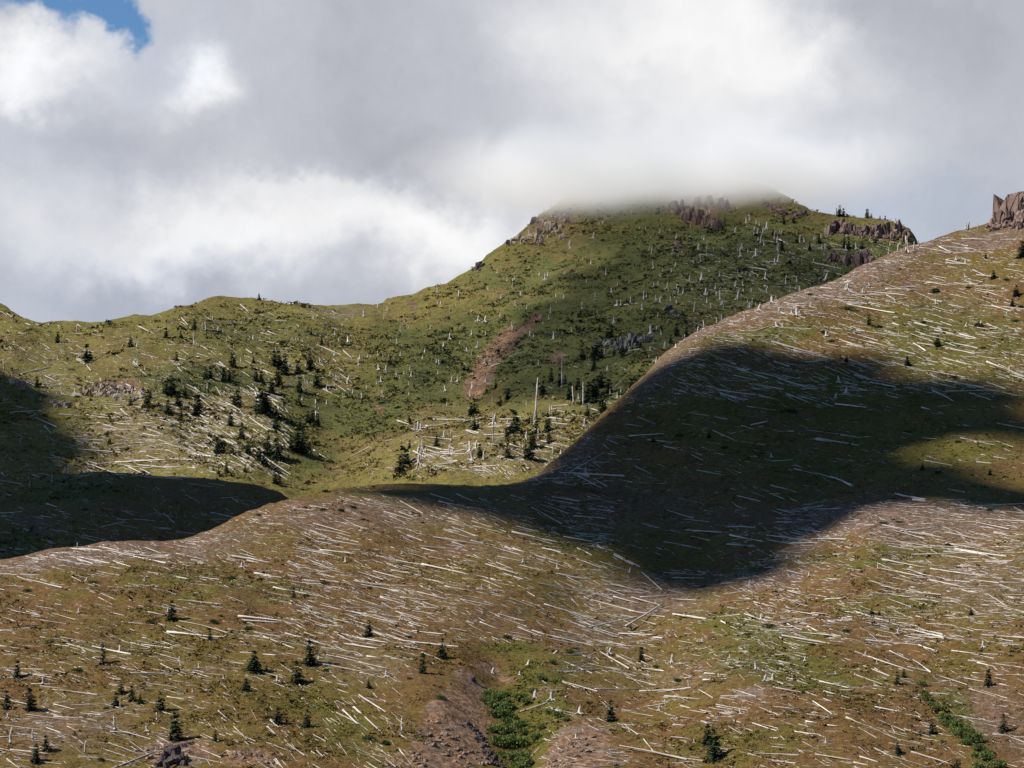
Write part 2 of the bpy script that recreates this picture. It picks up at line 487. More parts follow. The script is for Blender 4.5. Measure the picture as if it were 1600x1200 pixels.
def ground_material(name, brown, olive, green, dark, soil, earth, sc_k, green_bias):
    m, nt, b = principled(name, 0.95)
    pos = nt.n('ShaderNodeNewGeometry').outputs['Position']
    at = nt.n('ShaderNodeAttribute', attribute_name='zone')
    sp = nt.n('ShaderNodeSeparateColor')
    nt.put(sp.inputs[0], at.outputs['Color'])
    zs, zg, ze = sp.outputs
    k = sc_k
    big = nt.noise(pos, 0.022 * k, 5, 0.6)
    mid = nt.noise(pos, 0.13 * k, 5, 0.62)
    fine = nt.noise(pos, 0.75 * k, 5, 0.7)
    tiny = nt.noise(pos, 2.6 * k, 4, 0.75)
    mp = nt.n('ShaderNodeMapping')
    mp.inputs['Rotation'].default_value = (0, 0, R(-32))
    mp.inputs['Scale'].default_value = (0.16, 1.0, 1.0)
    nt.put(mp.inputs[0], pos)
    streak = nt.noise(mp.outputs[0], 1.1 * k, 5, 0.7)
    col = nt.mix(nt.ramp(nt.m('ADD', big, nt.m('MULTIPLY', nt.m('SUBTRACT', mid, 0.5), 0.7)), 0.42, 0.60), brown, olive)
    gsel = nt.m('ADD', nt.m('MULTIPLY', zg, 0.55), nt.m('ADD', nt.m('MULTIPLY', mid, 0.7), nt.m('MULTIPLY', fine, 0.35)))
    col = nt.mix(nt.ramp(gsel, 0.66 - green_bias, 0.92 - green_bias), col, green)
    dsel = nt.m('ADD', nt.m('MULTIPLY', fine, 0.8), nt.m('ADD', nt.m('MULTIPLY', big, 0.35), nt.m('MULTIPLY', zg, 0.10)))
    col = nt.mix(nt.ramp(dsel, 0.66, 0.82, 0.0, 0.6), col, dark)
    rsel = nt.noise(pos, 0.31 * k, 4, 0.65, 0.4)
    col = nt.mix(nt.ramp(rsel, 0.56, 0.74, 0.0, 0.34), col, tuple(c * q for c, q in zip(brown, (1.08, 0.78, 0.72))))
    ssel = nt.m('ADD', nt.m('MULTIPLY', zs, 0.50), nt.m('ADD', nt.m('MULTIPLY', streak, 0.75), nt.m('MULTIPLY', mid, 0.30)))
    sfac = nt.ramp(ssel, 0.68, 1.04, 0.0, 0.75)
    scol = nt.mix(nt.ramp(fine, 0.35, 0.68), tuple(c * 0.62 for c in soil), tuple(c * 1.18 for c in soil))
    col = nt.mix(sfac, col, scol)
    esel = nt.m('ADD', ze, nt.m('MULTIPLY', nt.m('SUBTRACT', mid, 0.5), 0.9))
    esel = nt.m('ADD', esel, nt.m('MULTIPLY', nt.m('SUBTRACT', fine, 0.5), 0.7))
    ecol = nt.mix(nt.ramp(fine, 0.38, 0.62), tuple(c * 0.6 for c in earth), earth)
    ecol = nt.mix(nt.ramp(mid, 0.5, 0.65), ecol, tuple(c * q for c, q in zip(earth, (0.72, 0.88, 1.05))))
    col = nt.mix(nt.ramp(esel, 0.36, 0.60), col, ecol)
    # pale flecks: chips of bleached wood and pumice
    chip = nt.noise(mp.outputs[0], 5.5 * k, 2, 0.6)
    col = nt.mix(nt.m('MULTIPLY', nt.ramp(chip, 0.66, 0.74), nt.ramp(nt.m('ADD', zs, mid), 0.45, 1.1, 0.15, 0.8)), col, (0.42, 0.37, 0.33))
    br = nt.m('ADD', nt.m('MULTIPLY', fine, 0.7), nt.m('MULTIPLY', tiny, 0.7))
    col = nt.mix(1.0, col, nt.vm('SCALE', (1.0, 1.0, 1.0), scale=nt.ramp(br, 0.46, 0.94, 0.42, 1.62)), 'MULTIPLY')
    nt.put(b.inputs['Base Color'], col)
    bh = nt.m('ADD', nt.m('MULTIPLY', fine, 0.9), nt.m('MULTIPLY', tiny, 0.22))
    bh = nt.m('ADD', bh, nt.m('MULTIPLY', streak, 0.35))
    bp = nt.n('ShaderNodeBump')
    bp.inputs['Strength'].default_value = 0.9
    bp.inputs['Distance'].default_value = 0.9 / k
    nt.put(bp.inputs['Height'], bh)
    nt.t.links.new(bp.outputs[0], b.inputs['Normal'])
    return m


M_NEAR = ground_material('hillside_ground', (0.112, 0.062, 0.020), (0.109, 0.075, 0.016), (0.088, 0.076, 0.013), (0.036, 0.030, 0.010), (0.148, 0.099, 0.077), (0.190, 0.112, 0.066), 1.0, 0.0)
M_FAR = ground_material('mountain_ground', (0.124, 0.094, 0.030), (0.124, 0.106, 0.025), (0.070, 0.074, 0.019), (0.024, 0.032, 0.014), (0.150, 0.120, 0.100), (0.155, 0.088, 0.050), 0.45, 0.02)

obj('hillside', near.mesh('hillside', -260, 1860, 700, 1330, 430, zone_of(NEAR_SOIL, NEAR_GREEN, NEAR_EARTH)), M_NEAR, kind='structure')
obj('mountain', far.mesh('mountain', -260, 1860, 560, 850, 400, zone_of(FAR_SOIL, FAR_GREEN, FAR_EARTH), back=(26, 22.0), skirt=90), M_FAR, kind='structure')
obj('knoll', knoll.mesh('knoll', -260, 700, 260, 955, 130, zone_of(KNOLL_SOIL, KNOLL_GREEN, []), back=(20, 10.0), skirt=50), M_NEAR, kind='structure')


def ground_sheet():
    xs = np.r_[-30000, -9000, np.linspace(-2500, 2500, 30), 9000, 30000]
    ys = np.r_[-9000, -2500, np.linspace(-600, 3200, 30), 9000, 40000]
    X, Y = np.meshgrid(xs, ys)
    Z = -95 + 10 * fbm(X, Y, 500, 3, 77)
    idx = np.arange(X.size).reshape(X.shape)
    q = np.stack([idx[:-1, :-1], idx[:-1, 1:], idx[1:, 1:], idx[1:, :-1]], -1).reshape(-1, 4)
    me = np_mesh('ground', np.stack([X, Y, Z], -1).reshape(-1, 3), q)
    obj('ground', me, M_NEAR, kind='structure')


ground_sheet()


# ------------------------------------------------------------------ clouds
def cloud_shade_material(name, opacity):
    m = bpy.data.materials.new(name)
    m.use_nodes = True
    nt = NT(m.node_tree)
    d = nt.n('ShaderNodeBsdfDiffuse')
    d.inputs[0].default_value = (0.85, 0.86, 0.88, 1)
    t = nt.n('ShaderNodeBsdfTransparent')
    mx = nt.n('ShaderNodeMixShader')
    pos = nt.n('ShaderNodeNewGeometry').outputs['Position']
    n = nt.noise(pos, 0.012, 4, 0.6)
    nt.put(mx.inputs[0], nt.ramp(n, 0.30, 0.62, opacity * (0.45 if opacity < 0.9 else 0.9), opacity))
    nt.t.links.new(t.outputs[0], mx.inputs[1])
    nt.t.links.new(d.outputs[0], mx.inputs[2])
    o = nt.n('ShaderNodeOutputMaterial')
    nt.t.links.new(mx.outputs[0], o.inputs[0])
    return m


def sky_cloud(name, hill, poly, height, label, opacity, step=9.0, fringe=14.0, seed=0, grow=0.0):
    """a drifting cloud: its plan is where the sun's rays that miss the shaded ground pass"""
    u = np.array([p[0] for p in poly], float)
    v = np.array([p[1] for p in poly], float)
    x, y, z = hill.at(u, v)
    t = (height - z) / TO_SUN.z
    px, py = x + t * TO_SUN.x, y + t * TO_SUN.y
    g0 = 30 + grow
    x0, x1, y0, y1 = px.min() - g0, px.max() + g0, py.min() - g0, py.max() + g0
    gx, gy = np.arange(x0, x1, step), np.arange(y0, y1, step)
    X, Y = np.meshgrid(gx, gy)
    # signed distance to the outline, ruffled
    n = len(px)
    dmin = np.full(X.shape, 1e9)
    inside = np.zeros(X.shape, bool)
    for i in range(n):
        ax, ay, bx, by = px[i], py[i], px[(i + 1) % n], py[(i + 1) % n]
        ex, ey = bx - ax, by - ay
        s = np.clip(((X - ax) * ex + (Y - ay) * ey) / (ex * ex + ey * ey + 1e-9), 0, 1)
        dmin = np.minimum(dmin, np.hypot(X - ax - s * ex, Y - ay - s * ey))
        cr = ((ay > Y) != (by > Y)) & (X < (bx - ax) * (Y - ay) / (by - ay + 1e-12) + ax)
        inside ^= cr
    sd = np.where(inside, dmin, -dmin) + fringe * fbm(X, Y, 34, 4, 90 + seed, 0.62) + grow
    keep = sd > 0
    top = height + np.sqrt(np.maximum(sd, 0)) * 5.0 * (1 + 0.5 * fbm(X, Y, 30, 3, 60 + seed))
    bot = height - np.sqrt(np.maximum(sd, 0)) * 1.2
    bm = bmesh.new()
    vt, vb = {}, {}

    def gv(store, j, i, zz):
        if (j, i) not in store:
            store[(j, i)] = bm.verts.new((X[j, i], Y[j, i], zz[j, i]))
        return store[(j, i)]
    cell = keep[:-1, :-1] & keep[1:, :-1] & keep[:-1, 1:] & keep[1:, 1:]
    for j, i in zip(*np.nonzero(cell)):
        bm.faces.new([gv(vt, j, i, top), gv(vt, j, i + 1, top), gv(vt, j + 1, i + 1, top), gv(vt, j + 1, i, top)])
        bm.faces.new([gv(vb, j + 1, i, bot), gv(vb, j + 1, i + 1, bot), gv(vb, j, i + 1, bot), gv(vb, j, i, bot)])
    for e in [e for e in bm.edges if e.is_boundary]:
        pass
    # close the rim
    inv_t = {vv: k for k, vv in vt.items()}
    for e in list(bm.edges):
        if e.is_boundary and e.verts[0] in inv_t and e.verts[1] in inv_t:
            a, c = e.verts
            try:
                bm.faces.new([a, c, vb[inv_t[c]], vb[inv_t[a]]])
            except (ValueError, KeyError):
                pass
    bmesh.ops.recalc_face_normals(bm, faces=bm.faces)
    me = bpy.data.meshes.new(name)
    bm.to_mesh(me)
    bm.free()
    for p in me.polygons:
        p.use_smooth = True
    o = obj(name, me, cloud_shade_material(name + '_vapour', opacity), kind='stuff', label=label)
    return o


SHADE_NEAR = [(620, 752), (700, 750), (800, 748), (880, 700), (950, 636), (1010, 585), (1060, 556), (1130, 548), (1200, 562), (1300, 560), (1340, 590), (1400, 612),
              (1460, 600), (1530, 632), (1620, 664), (1700, 686), (1700, 700), (1600, 700), (1500, 680), (1410, 682), (1350, 706), (1370, 736), (1450, 762), (1560, 772), (1700, 776), (1700, 800), (1600, 796), (1480, 788),
              (1380, 790), (1310, 816), (1255, 858), (1195, 900), (1110, 922), (1020, 914), (955, 890), (900, 848), (830, 808), (740, 786), (640, 774)]
SHADE_KNOLL = [(-200, 960), (480, 960), (470, 790), (440, 770), (350, 748), (250, 740), (130, 730), (0, 730), (-200, 730)]
SHADE_LEFT = [(-150, 800), (130, 800), (110, 735), (105, 690), (85, 650), (60, 618), (25, 590), (-20, 575), (-150, 570)]
SHADE_FAR = [(700, 590), (760, 560), (800, 510), (840, 465), (900, 425), (980, 395), (1060, 378), (1160, 372), (1280, 378), (1360, 390), (1390, 440), (1250, 520), (1160, 570), (1040, 560), (960, 600), (900, 596), (840, 620), (760, 632)]


def cap_cloud():
    """the cloud that sits on the summit: real vapour, thinning downwards"""
    bm = bmesh.new()
    bmesh.ops.create_icosphere(bm, subdivisions=4, radius=1.0)
    C, S = Vector((95, 1835, 301)), Vector((190, 170, 48))
    for v in bm.verts:
        v.co = Vector((C[i] + v.co[i] * S[i] for i in range(3)))
    me = bpy.data.meshes.new('summit_cloud')
    bm.to_mesh(me)
    bm.free()
    m = bpy.data.materials.new('summit_cloud_vapour')
    m.use_nodes = True
    nt = NT(m.node_tree)
    pos = nt.n('ShaderNodeNewGeometry').outputs['Position']
    sp = nt.n('ShaderNodeSeparateXYZ')
    nt.put(sp.inputs[0], pos)
    x, y, z = sp.outputs
    n = nt.noise(pos, 0.018, 5, 0.62, 0.5)
    zz = nt.m('ADD', z, nt.m('MULTIPLY', nt.m('SUBTRACT', n, 0.5), 52.0))
    base = nt.ramp(zz, 256, 296)
    q = [nt.m('POWER', nt.m('ABSOLUTE', nt.m('DIVIDE', nt.m('SUBTRACT', s, C[i]), S[i] * 0.98)), 2.0) for i, s in enumerate((x, y, z))]
    r = nt.m('SQRT', nt.m('ADD', q[0], nt.m('ADD', q[1], q[2])))
    r = nt.m('ADD', r, nt.m('MULTIPLY', nt.m('SUBTRACT', n, 0.5), 0.5))
    fall = nt.ramp(r, 0.30, 0.98, 1.0, 0.0)
    top = nt.ramp(zz, 290, 322, 1.0, 0.0)
    den = nt.m('MULTIPLY', nt.m('MULTIPLY', base, nt.m('MULTIPLY', fall, top)), 0.036)
    pv = nt.n('ShaderNodeVolumePrincipled')
    pv.inputs['Color'].default_value = (1, 1, 1, 1)
    pv.inputs['Anisotropy'].default_value = 0.0
    nt.put(pv.inputs['Density'], den)
    o = nt.n('ShaderNodeOutputMaterial')
    nt.t.links.new(pv.outputs[0], o.inputs['Volume'])
    ob = obj('summit_cloud', me, m, kind='stuff', label='soft white cloud wrapped round the mountain summit')
    return ob


cap_cloud()
sky_cloud('cloud', near, SHADE_NEAR, 1400, 'drifting cloud that shades the right hand hill', 1.0, seed=1, fringe=18, step=7, grow=6)
sky_cloud('cloud', knoll, SHADE_KNOLL, 560, 'drifting cloud that shades the dark knoll', 1.0, seed=2, grow=16)
sky_cloud('cloud', far, SHADE_LEFT, 1400, 'small drifting cloud that shades the left edge of the bowl', 0.95, seed=3)
sky_cloud('cloud', far, SHADE_FAR, 1500, 'thin drifting cloud that half shades the mountain flank', 0.45, seed=4, fringe=40)

# ------------------------------------------------------------------ materials of things
def wood_material():
    m, nt, b = principled('bleached_wood', 0.8)
    g = nt.n('ShaderNodeTexCoord').outputs['Object']
    rnd = nt.n('ShaderNodeObjectInfo').outputs['Random']
    pos = nt.n('ShaderNodeNewGeometry').outputs['Position']
    mp = nt.n('ShaderNodeMapping')
    mp.inputs['Scale'].default_value = (0.6, 9, 9)
    nt.put(mp.inputs[0], g)
    n = nt.noise(mp.outputs[0], 1.5, 4, 0.6)
    p = nt.noise(pos, 0.21, 3, 0.6)
    col = nt.mix(nt.ramp(n, 0.36, 0.62), (0.27, 0.23, 0.20), (0.64, 0.59, 0.52))
    col = nt.mix(nt.ramp(p, 0.52, 0.70, 0.0, 0.75), col, (0.24, 0.20, 0.17))
    col = nt.mix(nt.m('MULTIPLY', rnd, 0.60), col, (0.30, 0.255, 0.22))
    nt.put(b.inputs['Base Color'], col)
    bp = nt.n('ShaderNodeBump')
    bp.inputs['Strength'].default_value = 0.5
    bp.inputs['Distance'].default_value = 0.05
    nt.put(bp.inputs['Height'], n)
    nt.t.links.new(bp.outputs[0], b.inputs['Normal'])
    return m


def litter_material():
    m, nt, b = principled('weathered_litter', 0.9)
    pos = nt.n('ShaderNodeNewGeometry').outputs['Position']
    n = nt.noise(pos, 0.5, 3, 0.7)
    nt.put(b.inputs['Base Color'], nt.mix(nt.ramp(n, 0.36, 0.68), (0.15, 0.11, 0.09), (0.60, 0.55, 0.49)))
    return m


def leaf_material(name, c0, c1, trans=0.12):
    m, nt, b = principled(name, 0.75)
    rnd = nt.n('ShaderNodeObjectInfo').outputs['Random']
    pos = nt.n('ShaderNodeNewGeometry').outputs['Position']
    n = nt.noise(pos, 1.6, 3, 0.6)
    col = nt.mix(nt.ramp(n, 0.3, 0.7), c0, c1)
    col = nt.mix(nt.m('MULTIPLY', rnd, 0.5), col, tuple(c * q for c, q in zip(c1, (1.05, 0.8, 0.9))))
    nt.put(b.inputs['Base Color'], col)
    tr = nt.n('ShaderNodeBsdfTranslucent')
    nt.put(tr.inputs[0], col)
    mx = nt.n('ShaderNodeMixShader')
    mx.inputs[0].default_value = trans
    out = [x for x in nt.t.nodes if x.type == 'OUTPUT_MATERIAL'][0]
    nt.t.links.new(b.outputs[0], mx.inputs[1])
    nt.t.links.new(tr.outputs[0], mx.inputs[2])
    nt.t.links.new(mx.outputs[0], out.inputs[0])
    return m


def rock_material(name, c0, c1, c2, k=1.0):
    m, nt, b = principled(name, 0.9)
    pos = nt.n('ShaderNodeNewGeometry').outputs['Position']
    mp = nt.n('ShaderNodeMapping')
    mp.inputs['Scale'].default_value = (1.0, 1.0, 0.35)
    nt.put(mp.inputs[0], pos)
    n = nt.noise(mp.outputs[0], 0.35 * k, 5, 0.65)
    f = nt.noise(mp.outputs[0], 1.7 * k, 4, 0.7)
    col = nt.mix(nt.ramp(n, 0.38, 0.62), c0, c1)
    col = nt.mix(nt.ramp(f, 0.52, 0.72), col, c2)
    vo = nt.n('ShaderNodeTexVoronoi', feature='DISTANCE_TO_EDGE')
    nt.put(vo.inputs['Vector'], mp.outputs[0])
    vo.inputs['Scale'].default_value = 0.55 * k
    col = nt.mix(nt.ramp(vo.outputs[0], 0.0, 0.05, 0.6, 0.0), col, tuple(c * 0.3 for c in c0))
    nt.put(b.inputs['Base Color'], col)
    bp = nt.n('ShaderNodeBump')
    bp.inputs['Strength'].default_value = 0.9
    bp.inputs['Distance'].default_value = 0.5 / k
    nt.put(bp.inputs['Height'], nt.m('ADD', f, nt.ramp(vo.outputs[0], 0.0, 0.12)))
    nt.t.links.new(bp.outputs[0], b.inputs['Normal'])
    return m


M_WOOD = wood_material()
M_LITTER = litter_material()
M_FIR = leaf_material('fir_needles', (0.012, 0.026, 0.013), (0.030, 0.052, 0.024), 0.05)
M_FARFIR = leaf_material('far_fir_needles', (0.012, 0.026, 0.016), (0.024, 0.042, 0.024), 0.05)
M_WILLOW = leaf_material('willow_leaves', (0.065, 0.105, 0.020), (0.155, 0.200, 0.060), 0.28)
M_BUSH = leaf_material('bush_leaves', (0.020, 0.040, 0.012), (0.045, 0.075, 0.020), 0.1)
M_ROCK_RED = rock_material('red_rock', (0.128, 0.086, 0.074), (0.205, 0.138, 0.114), (0.088, 0.068, 0.062), 0.5)
M_ROCK_PALE = rock_material('pale_rock', (0.220, 0.170, 0.130), (0.340, 0.280, 0.220), (0.150, 0.120, 0.098), 0.6)
M_ROCK_TAN = rock_material('tan_rock', (0.200, 0.140, 0.105), (0.290, 0.190, 0.125), (0.120, 0.098, 0.088), 1.2)
M_ROCK_DARK = rock_material('dark_rock', (0.060, 0.046, 0.046), (0.115, 0.085, 0.076), (0.030, 0.025, 0.026), 1.4)
M_ROCK_GREY = rock_material('grey_rock', (0.110, 0.100, 0.096), (0.190, 0.175, 0.165), (0.070, 0.064, 0.062), 0.6)


# ------------------------------------------------------------------ prototypes
def tube_rings(bm, pts, rads, sides=7, rough=0.0, rnd=random, cap=True):
    rings = []
    for i, (p, r) in enumerate(zip(pts, rads)):
        d = (pts[min(i + 1, len(pts) - 1)] - pts[max(i - 1, 0)]).normalized()
        q = d.to_track_quat('Z', 'Y')
        rings.append([bm.verts.new(p + q @ Vector((math.cos(2 * math.pi * k / sides), math.sin(2 * math.pi * k / sides), 0)) * r * (1 + rough * (rnd.random() - .5))) for k in range(sides)])
    for a, b in zip(rings, rings[1:]):
        for k in range(sides):
            bm.faces.new([a[k], a[(k + 1) % sides], b[(k + 1) % sides], b[k]])
    if cap:
        bm.faces.new(rings[0][::-1])
        bm.faces.new(rings[-1])
    return rings


def done(bm, name, smooth=False):
    me = bpy.data.meshes.new(name)
    bm.to_mesh(me)
    bm.free()
    for p in me.polygons:
        p.use_smooth = smooth
    return me


def log_mesh(i):
    """a fallen trunk one metre long along x with radius 0.025 at the butt; scaled on placing"""
    rd = random.Random(100 + i)
    bm = bmesh.new()
    n = 7
    b1, b2 = rd.uniform(-.012, .012), rd.uniform(-.004, .010)
    tip = rd.uniform(.35, .72)
    pts, rads = [], []
    for k in range(n):
        t = k / (n - 1)
        pts.append(Vector((t - .5, b1 * math.sin(t * 3.1) + .004 * rd.uniform(-1, 1), b2 * math.sin(t * 3.1))))
        rads.append(.025 * (1 + (tip - 1) * t) * rd.uniform(.92, 1.08) * (1.25 if k == 0 else 1))
    tube_rings(bm, pts, rads, 7, .25, rd)
    for k in range(rd.randint(2, 6)):          # stubs of broken branches
        t = rd.uniform(.3, .95)
        p = Vector((t - .5, b1 * math.sin(t * 3.1), b2 * math.sin(t * 3.1)))
        a = rd.uniform(0, 6.28)
        d = Vector((.5, math.cos(a), math.sin(a))).normalized()
        l = rd.uniform(.03, .09)
        tube_rings(bm, [p, p + d * l], [.006, .002], 4, 0, rd)
    return done(bm, 'fallen_log', True)


def root_mesh(i):
    """a torn root plate, radius about one metre, facing -x"""
    rd = random.Random(300 + i)
    bm = bmesh.new()
    tube_rings(bm, [Vector((.35, 0, 0)), Vector((0, 0, 0)), Vector((-.15, 0, 0))], [.38, .55, .3], 8, .5, rd)
    for k in range(13):
        a = k / 13 * 6.28 + rd.uniform(-.2, .2)
        l = rd.uniform(.6, 1.25)
        d = Vector((rd.uniform(-.35, .1), math.cos(a), math.sin(a)))
        mid = d * l * .55 + Vector((rd.uniform(-.1, .1), rd.uniform(-.1, .1), rd.uniform(-.1, .1)))
        tube_rings(bm, [Vector((0, 0, 0)), mid, d * l + Vector((rd.uniform(-.2, .05), 0, rd.uniform(-.1, .1)))], [.2, .11, .03], 5, .3, rd)
    return done(bm, 'root_plate', True)


def snag_mesh(i):
    """a standing dead trunk, one metre tall"""
    rd = random.Random(500 + i)
    bm = bmesh.new()
    n = 7
    lx, ly = rd.uniform(-.05, .05), rd.uniform(-.05, .05)
    pts = [Vector((lx * (k / (n - 1)) ** 2 + rd.uniform(-.005, .005), ly * (k / (n - 1)) ** 2, k / (n - 1))) for k in range(n)]
    rads = [.030 * (1.5 if k == 0 else 1.0) * (1 - .45 * k / (n - 1)) * rd.uniform(.92, 1.08) for k in range(n)]
    rads[-1] *= .45
    tube_rings(bm, pts, rads, 7, .2, rd)
    for k in range(rd.randint(3, 8)):
        t = rd.uniform(.3, .95)
        a = rd.uniform(0, 6.28)
        p = Vector((0, 0, t))
        d = Vector((math.cos(a), math.sin(a), rd.uniform(-.3, .3)))
        tube_rings(bm, [p, p + d * rd.uniform(.03, .10)], [.008, .003], 4, 0, rd)
    for k in range(5):
        a = k / 5 * 6.28 + rd.uniform(-.3, .3)
        tube_rings(bm, [Vector((0, 0, .05)), Vector((math.cos(a) * .07, math.sin(a) * .07, -.02))], [.018, .006], 4, 0, rd)
    return done(bm, 'snag', True)


def stump_mesh(i):
    """a broken stump with a splintered top and flaring roots, one metre tall"""
    rd = random.Random(700 + i)
    bm = bmesh.new()
    lx = rd.uniform(-.2, .2)
    tube_rings(bm, [Vector((0, 0, -.05)), Vector((0, 0, .18)), Vector((lx * .5, 0, .6)), Vector((lx, 0, .86))], [.32, .2, .16, .11], 7, .35, rd)
    for k in range(rd.randint(2, 4)):
        a = rd.uniform(0, 6.28)
        b = Vector((lx + math.cos(a) * .07, math.sin(a) * .07, .75))
        tube_rings(bm, [b, b + Vector((rd.uniform(-.06, .06), rd.uniform(-.06, .06), rd.uniform(.15, .4)))], [.06, .012], 4, .3, rd)
    for k in range(6):
        a = k / 6 * 6.28 + rd.uniform(-.35, .35)
        l = rd.uniform(.4, .75)
        tube_rings(bm, [Vector((0, 0, .2)), Vector((math.cos(a) * l * .6, math.sin(a) * l * .6, .06)), Vector((math.cos(a) * l, math.sin(a) * l, -.06))], [.12, .08, .03], 5, .3, rd)
    return done(bm, 'stump', True)


def crown_mesh(i, width, skirt=0.0, bare=0.03, dens=1.0, tops=1):
    """needle sprays of a young fir, one metre tall"""
    rd = random.Random(900 + i)
    vs, fs = [], []

    def spray(p, d, up, ln, wd):
        side = d.cross(up)
        if side.length < 1e-4:
            return
        side = side.normalized() * wd
        b = len(vs)
        vs.extend([p, p + d * ln * .45 + side, p + d * ln, p + d * ln * .45 - side])
        fs.append((b, b + 1, b + 2, b + 3))
    for tp in range(tops):
        ox, oy = (0, 0) if tp == 0 else (rd.uniform(-.12, .12), rd.uniform(-.12, .12))
        H = 1.0 if tp == 0 else rd.uniform(.6, .85)
        levels = int(17 * dens * H)
        for L in range(levels):
            t = (L + rd.uniform(-.3, .3)) / levels
            t = min(max(t, 0), 1)
            z = (bare + (1 - bare) * t) * H
            rad = width * ((1 - t) ** .8) * rd.uniform(.78, 1.15) + .012
            if t < .16:
                rad += skirt * (1 - t / .16)
            nb = max(4, int(9 * (1 - .5 * t)))
            a0 = rd.uniform(0, 6.28)
            for k in range(nb):
                if rd.random() < .10:
                    continue
                a = a0 + k / nb * 6.28 + rd.uniform(-.3, .3)
                r = rad * rd.uniform(.6, 1.18)
                d = Vector((math.cos(a), math.sin(a), rd.uniform(-.42, -.02) if t < .8 else rd.uniform(0, .8))).normalized()
                p0 = Vector((ox, oy, z))
                m = max(2, int(r / .042))
                for q in range(m):
                    f = (q + .3) / m
                    p = p0 + d * r * f
                    dd = (d + Vector((rd.uniform(-.7, .7), rd.uniform(-.7, .7), rd.uniform(-.35, .35)))).normalized()
                    spray(p, dd, Vector((rd.uniform(-.4, .4), rd.uniform(-.4, .4), 1)), rd.uniform(.11, .19), rd.uniform(.045, .075))
        spray(Vector((ox, oy, H * .93)), Vector((rd.uniform(-.1, .1), 0, 1)).normalized(), Vector((1, 0, 0)), .09, .012)
        spray(Vector((ox, oy, H * .93)), Vector((0, rd.uniform(-.1, .1), 1)).normalized(), Vector((0, 1, 0)), .09, .012)
    return np_mesh('crown', np.array([tuple(v) for v in vs]), np.array(fs), False)


def trunk_mesh(i, h=.9, r=.022):
    rd = random.Random(1100 + i)
    bm = bmesh.new()
    tube_rings(bm, [Vector((0, 0, -.04)), Vector((rd.uniform(-.01, .01), 0, h * .5)), Vector((0, 0, h))], [r * 1.2, r * .7, r * .15], 6, .15, rd)
    return done(bm, 'trunk', True)


def shrub_mesh(i, n, flat, leaf):
    """leafy low shrub, one metre across"""
    rd = random.Random(1300 + i)
    lumps = [(Vector((rd.uniform(-.28, .28), rd.uniform(-.28, .28), rd.uniform(.08, .28) * flat)), rd.uniform(.14, .27)) for _ in range(7)]
    vs, fs = [], []
    for k in range(n):
        c, r = lumps[rd.randrange(len(lumps))]
        d = Vector((rd.gauss(0, 1), rd.gauss(0, 1), rd.gauss(0, 1))).normalized()
        if d.z < -.3:
            d.z = -d.z
        p = c + Vector((d.x, d.y, d.z * flat)) * r * rd.uniform(.65, 1.1)
        p.z = max(p.z, 0.0)
        t = Vector((rd.uniform(-1, 1), rd.uniform(-1, 1), rd.uniform(-1, 1))).cross(d)
        if t.length < .01:
            continue
        t = t.normalized()
        l = leaf * rd.uniform(.7, 1.4)
        e = (d + t * .8).normalized()
        s = e.cross(t).normalized() * l * .45
        b = len(vs)
        vs.extend([p, p + e * l * .5 + s, p + e * l, p + e * l * .5 - s])
        fs.append((b, b + 1, b + 2, b + 3))
    return np_mesh('leaves', np.array([tuple(v) for v in vs]), np.array(fs), False)


def stem_mesh(i):
    rd = random.Random(1500 + i)
    bm = bmesh.new()
    for k in range(5):
        a = rd.uniform(0, 6.28)
        tube_rings(bm, [Vector((0, 0, -.05)), Vector((math.cos(a) * .22, math.sin(a) * .22, .25))], [.02, .008], 4, 0, rd)
    return done(bm, 'stems', False)


def block_mesh(i):
    """an angular block of rock about one metre in size, base at z = 0"""
    rd = random.Random(1700 + i)
    bm = bmesh.new()
    for k in range(22):
        p = Vector((rd.uniform(-.5, .5), rd.uniform(-.5, .5), rd.uniform(0, 1)))
        if abs(p.x) < .3 and abs(p.y) < .3:
            p.x = math.copysign(rd.uniform(.35, .5), p.x)
        p.x *= 1 - .05 * p.z
        p.y *= 1 - .05 * p.z
        bm.verts.new(p)
    r = bmesh.ops.convex_hull(bm, input=bm.verts)
    bmesh.ops.delete(bm, geom=[v for v in bm.verts if not v.link_faces], context='VERTS')
    return done(bm, 'rock', False)


LOGS = [log_mesh(i) for i in range(9)]
ROOTS = [root_mesh(i) for i in range(3)]
SNAGS = [snag_mesh(i) for i in range(7)]
STUMPS = [stump_mesh(i) for i in range(8)]
CROWNS = {'fir': [crown_mesh(i, .36) for i in range(4)], 'slim': [crown_mesh(10 + i, .27, dens=1.15) for i in range(4)],
          'skirt': [crown_mesh(20 + i, .24, .34) for i in range(2)], 'broad': [crown_mesh(30 + i, .40, .08, tops=2) for i in range(2)],
          'ragged': [crown_mesh(40, .20, .08, dens=.75)]}
TRUNKS = [trunk_mesh(i) for i in range(3)]
WILLOWS = [shrub_mesh(i, 620, .95, .085) for i in range(4)]
BUSHES = [shrub_mesh(20 + i, 420, .62, .075) for i in range(4)]
STEMS = [stem_mesh(i) for i in range(2)]
BLOCKS = [block_mesh(i) for i in range(8)]
for me in LOGS + ROOTS + SNAGS + STUMPS + TRUNKS + STEMS:
    me.materials.append(M_WOOD)
M_BARK, _nt, _b = principled('bark', .95)
_p = _nt.noise(_nt.n('ShaderNodeTexCoord').outputs['Object'], 14, 3)
_nt.put(_b.inputs['Base Color'], _nt.mix(_p, (0.035, 0.026, 0.02), (0.09, 0.075, 0.06)))
for me in TRUNKS + STEMS:
    me.materials[0] = M_BARK
for k in CROWNS:
    for me in CROWNS[k]:
        me.materials.append(M_FIR)
for me in WILLOWS:
    me.materials.append(M_WILLOW)
for me in BUSHES:
    me.materials.append(M_BUSH)

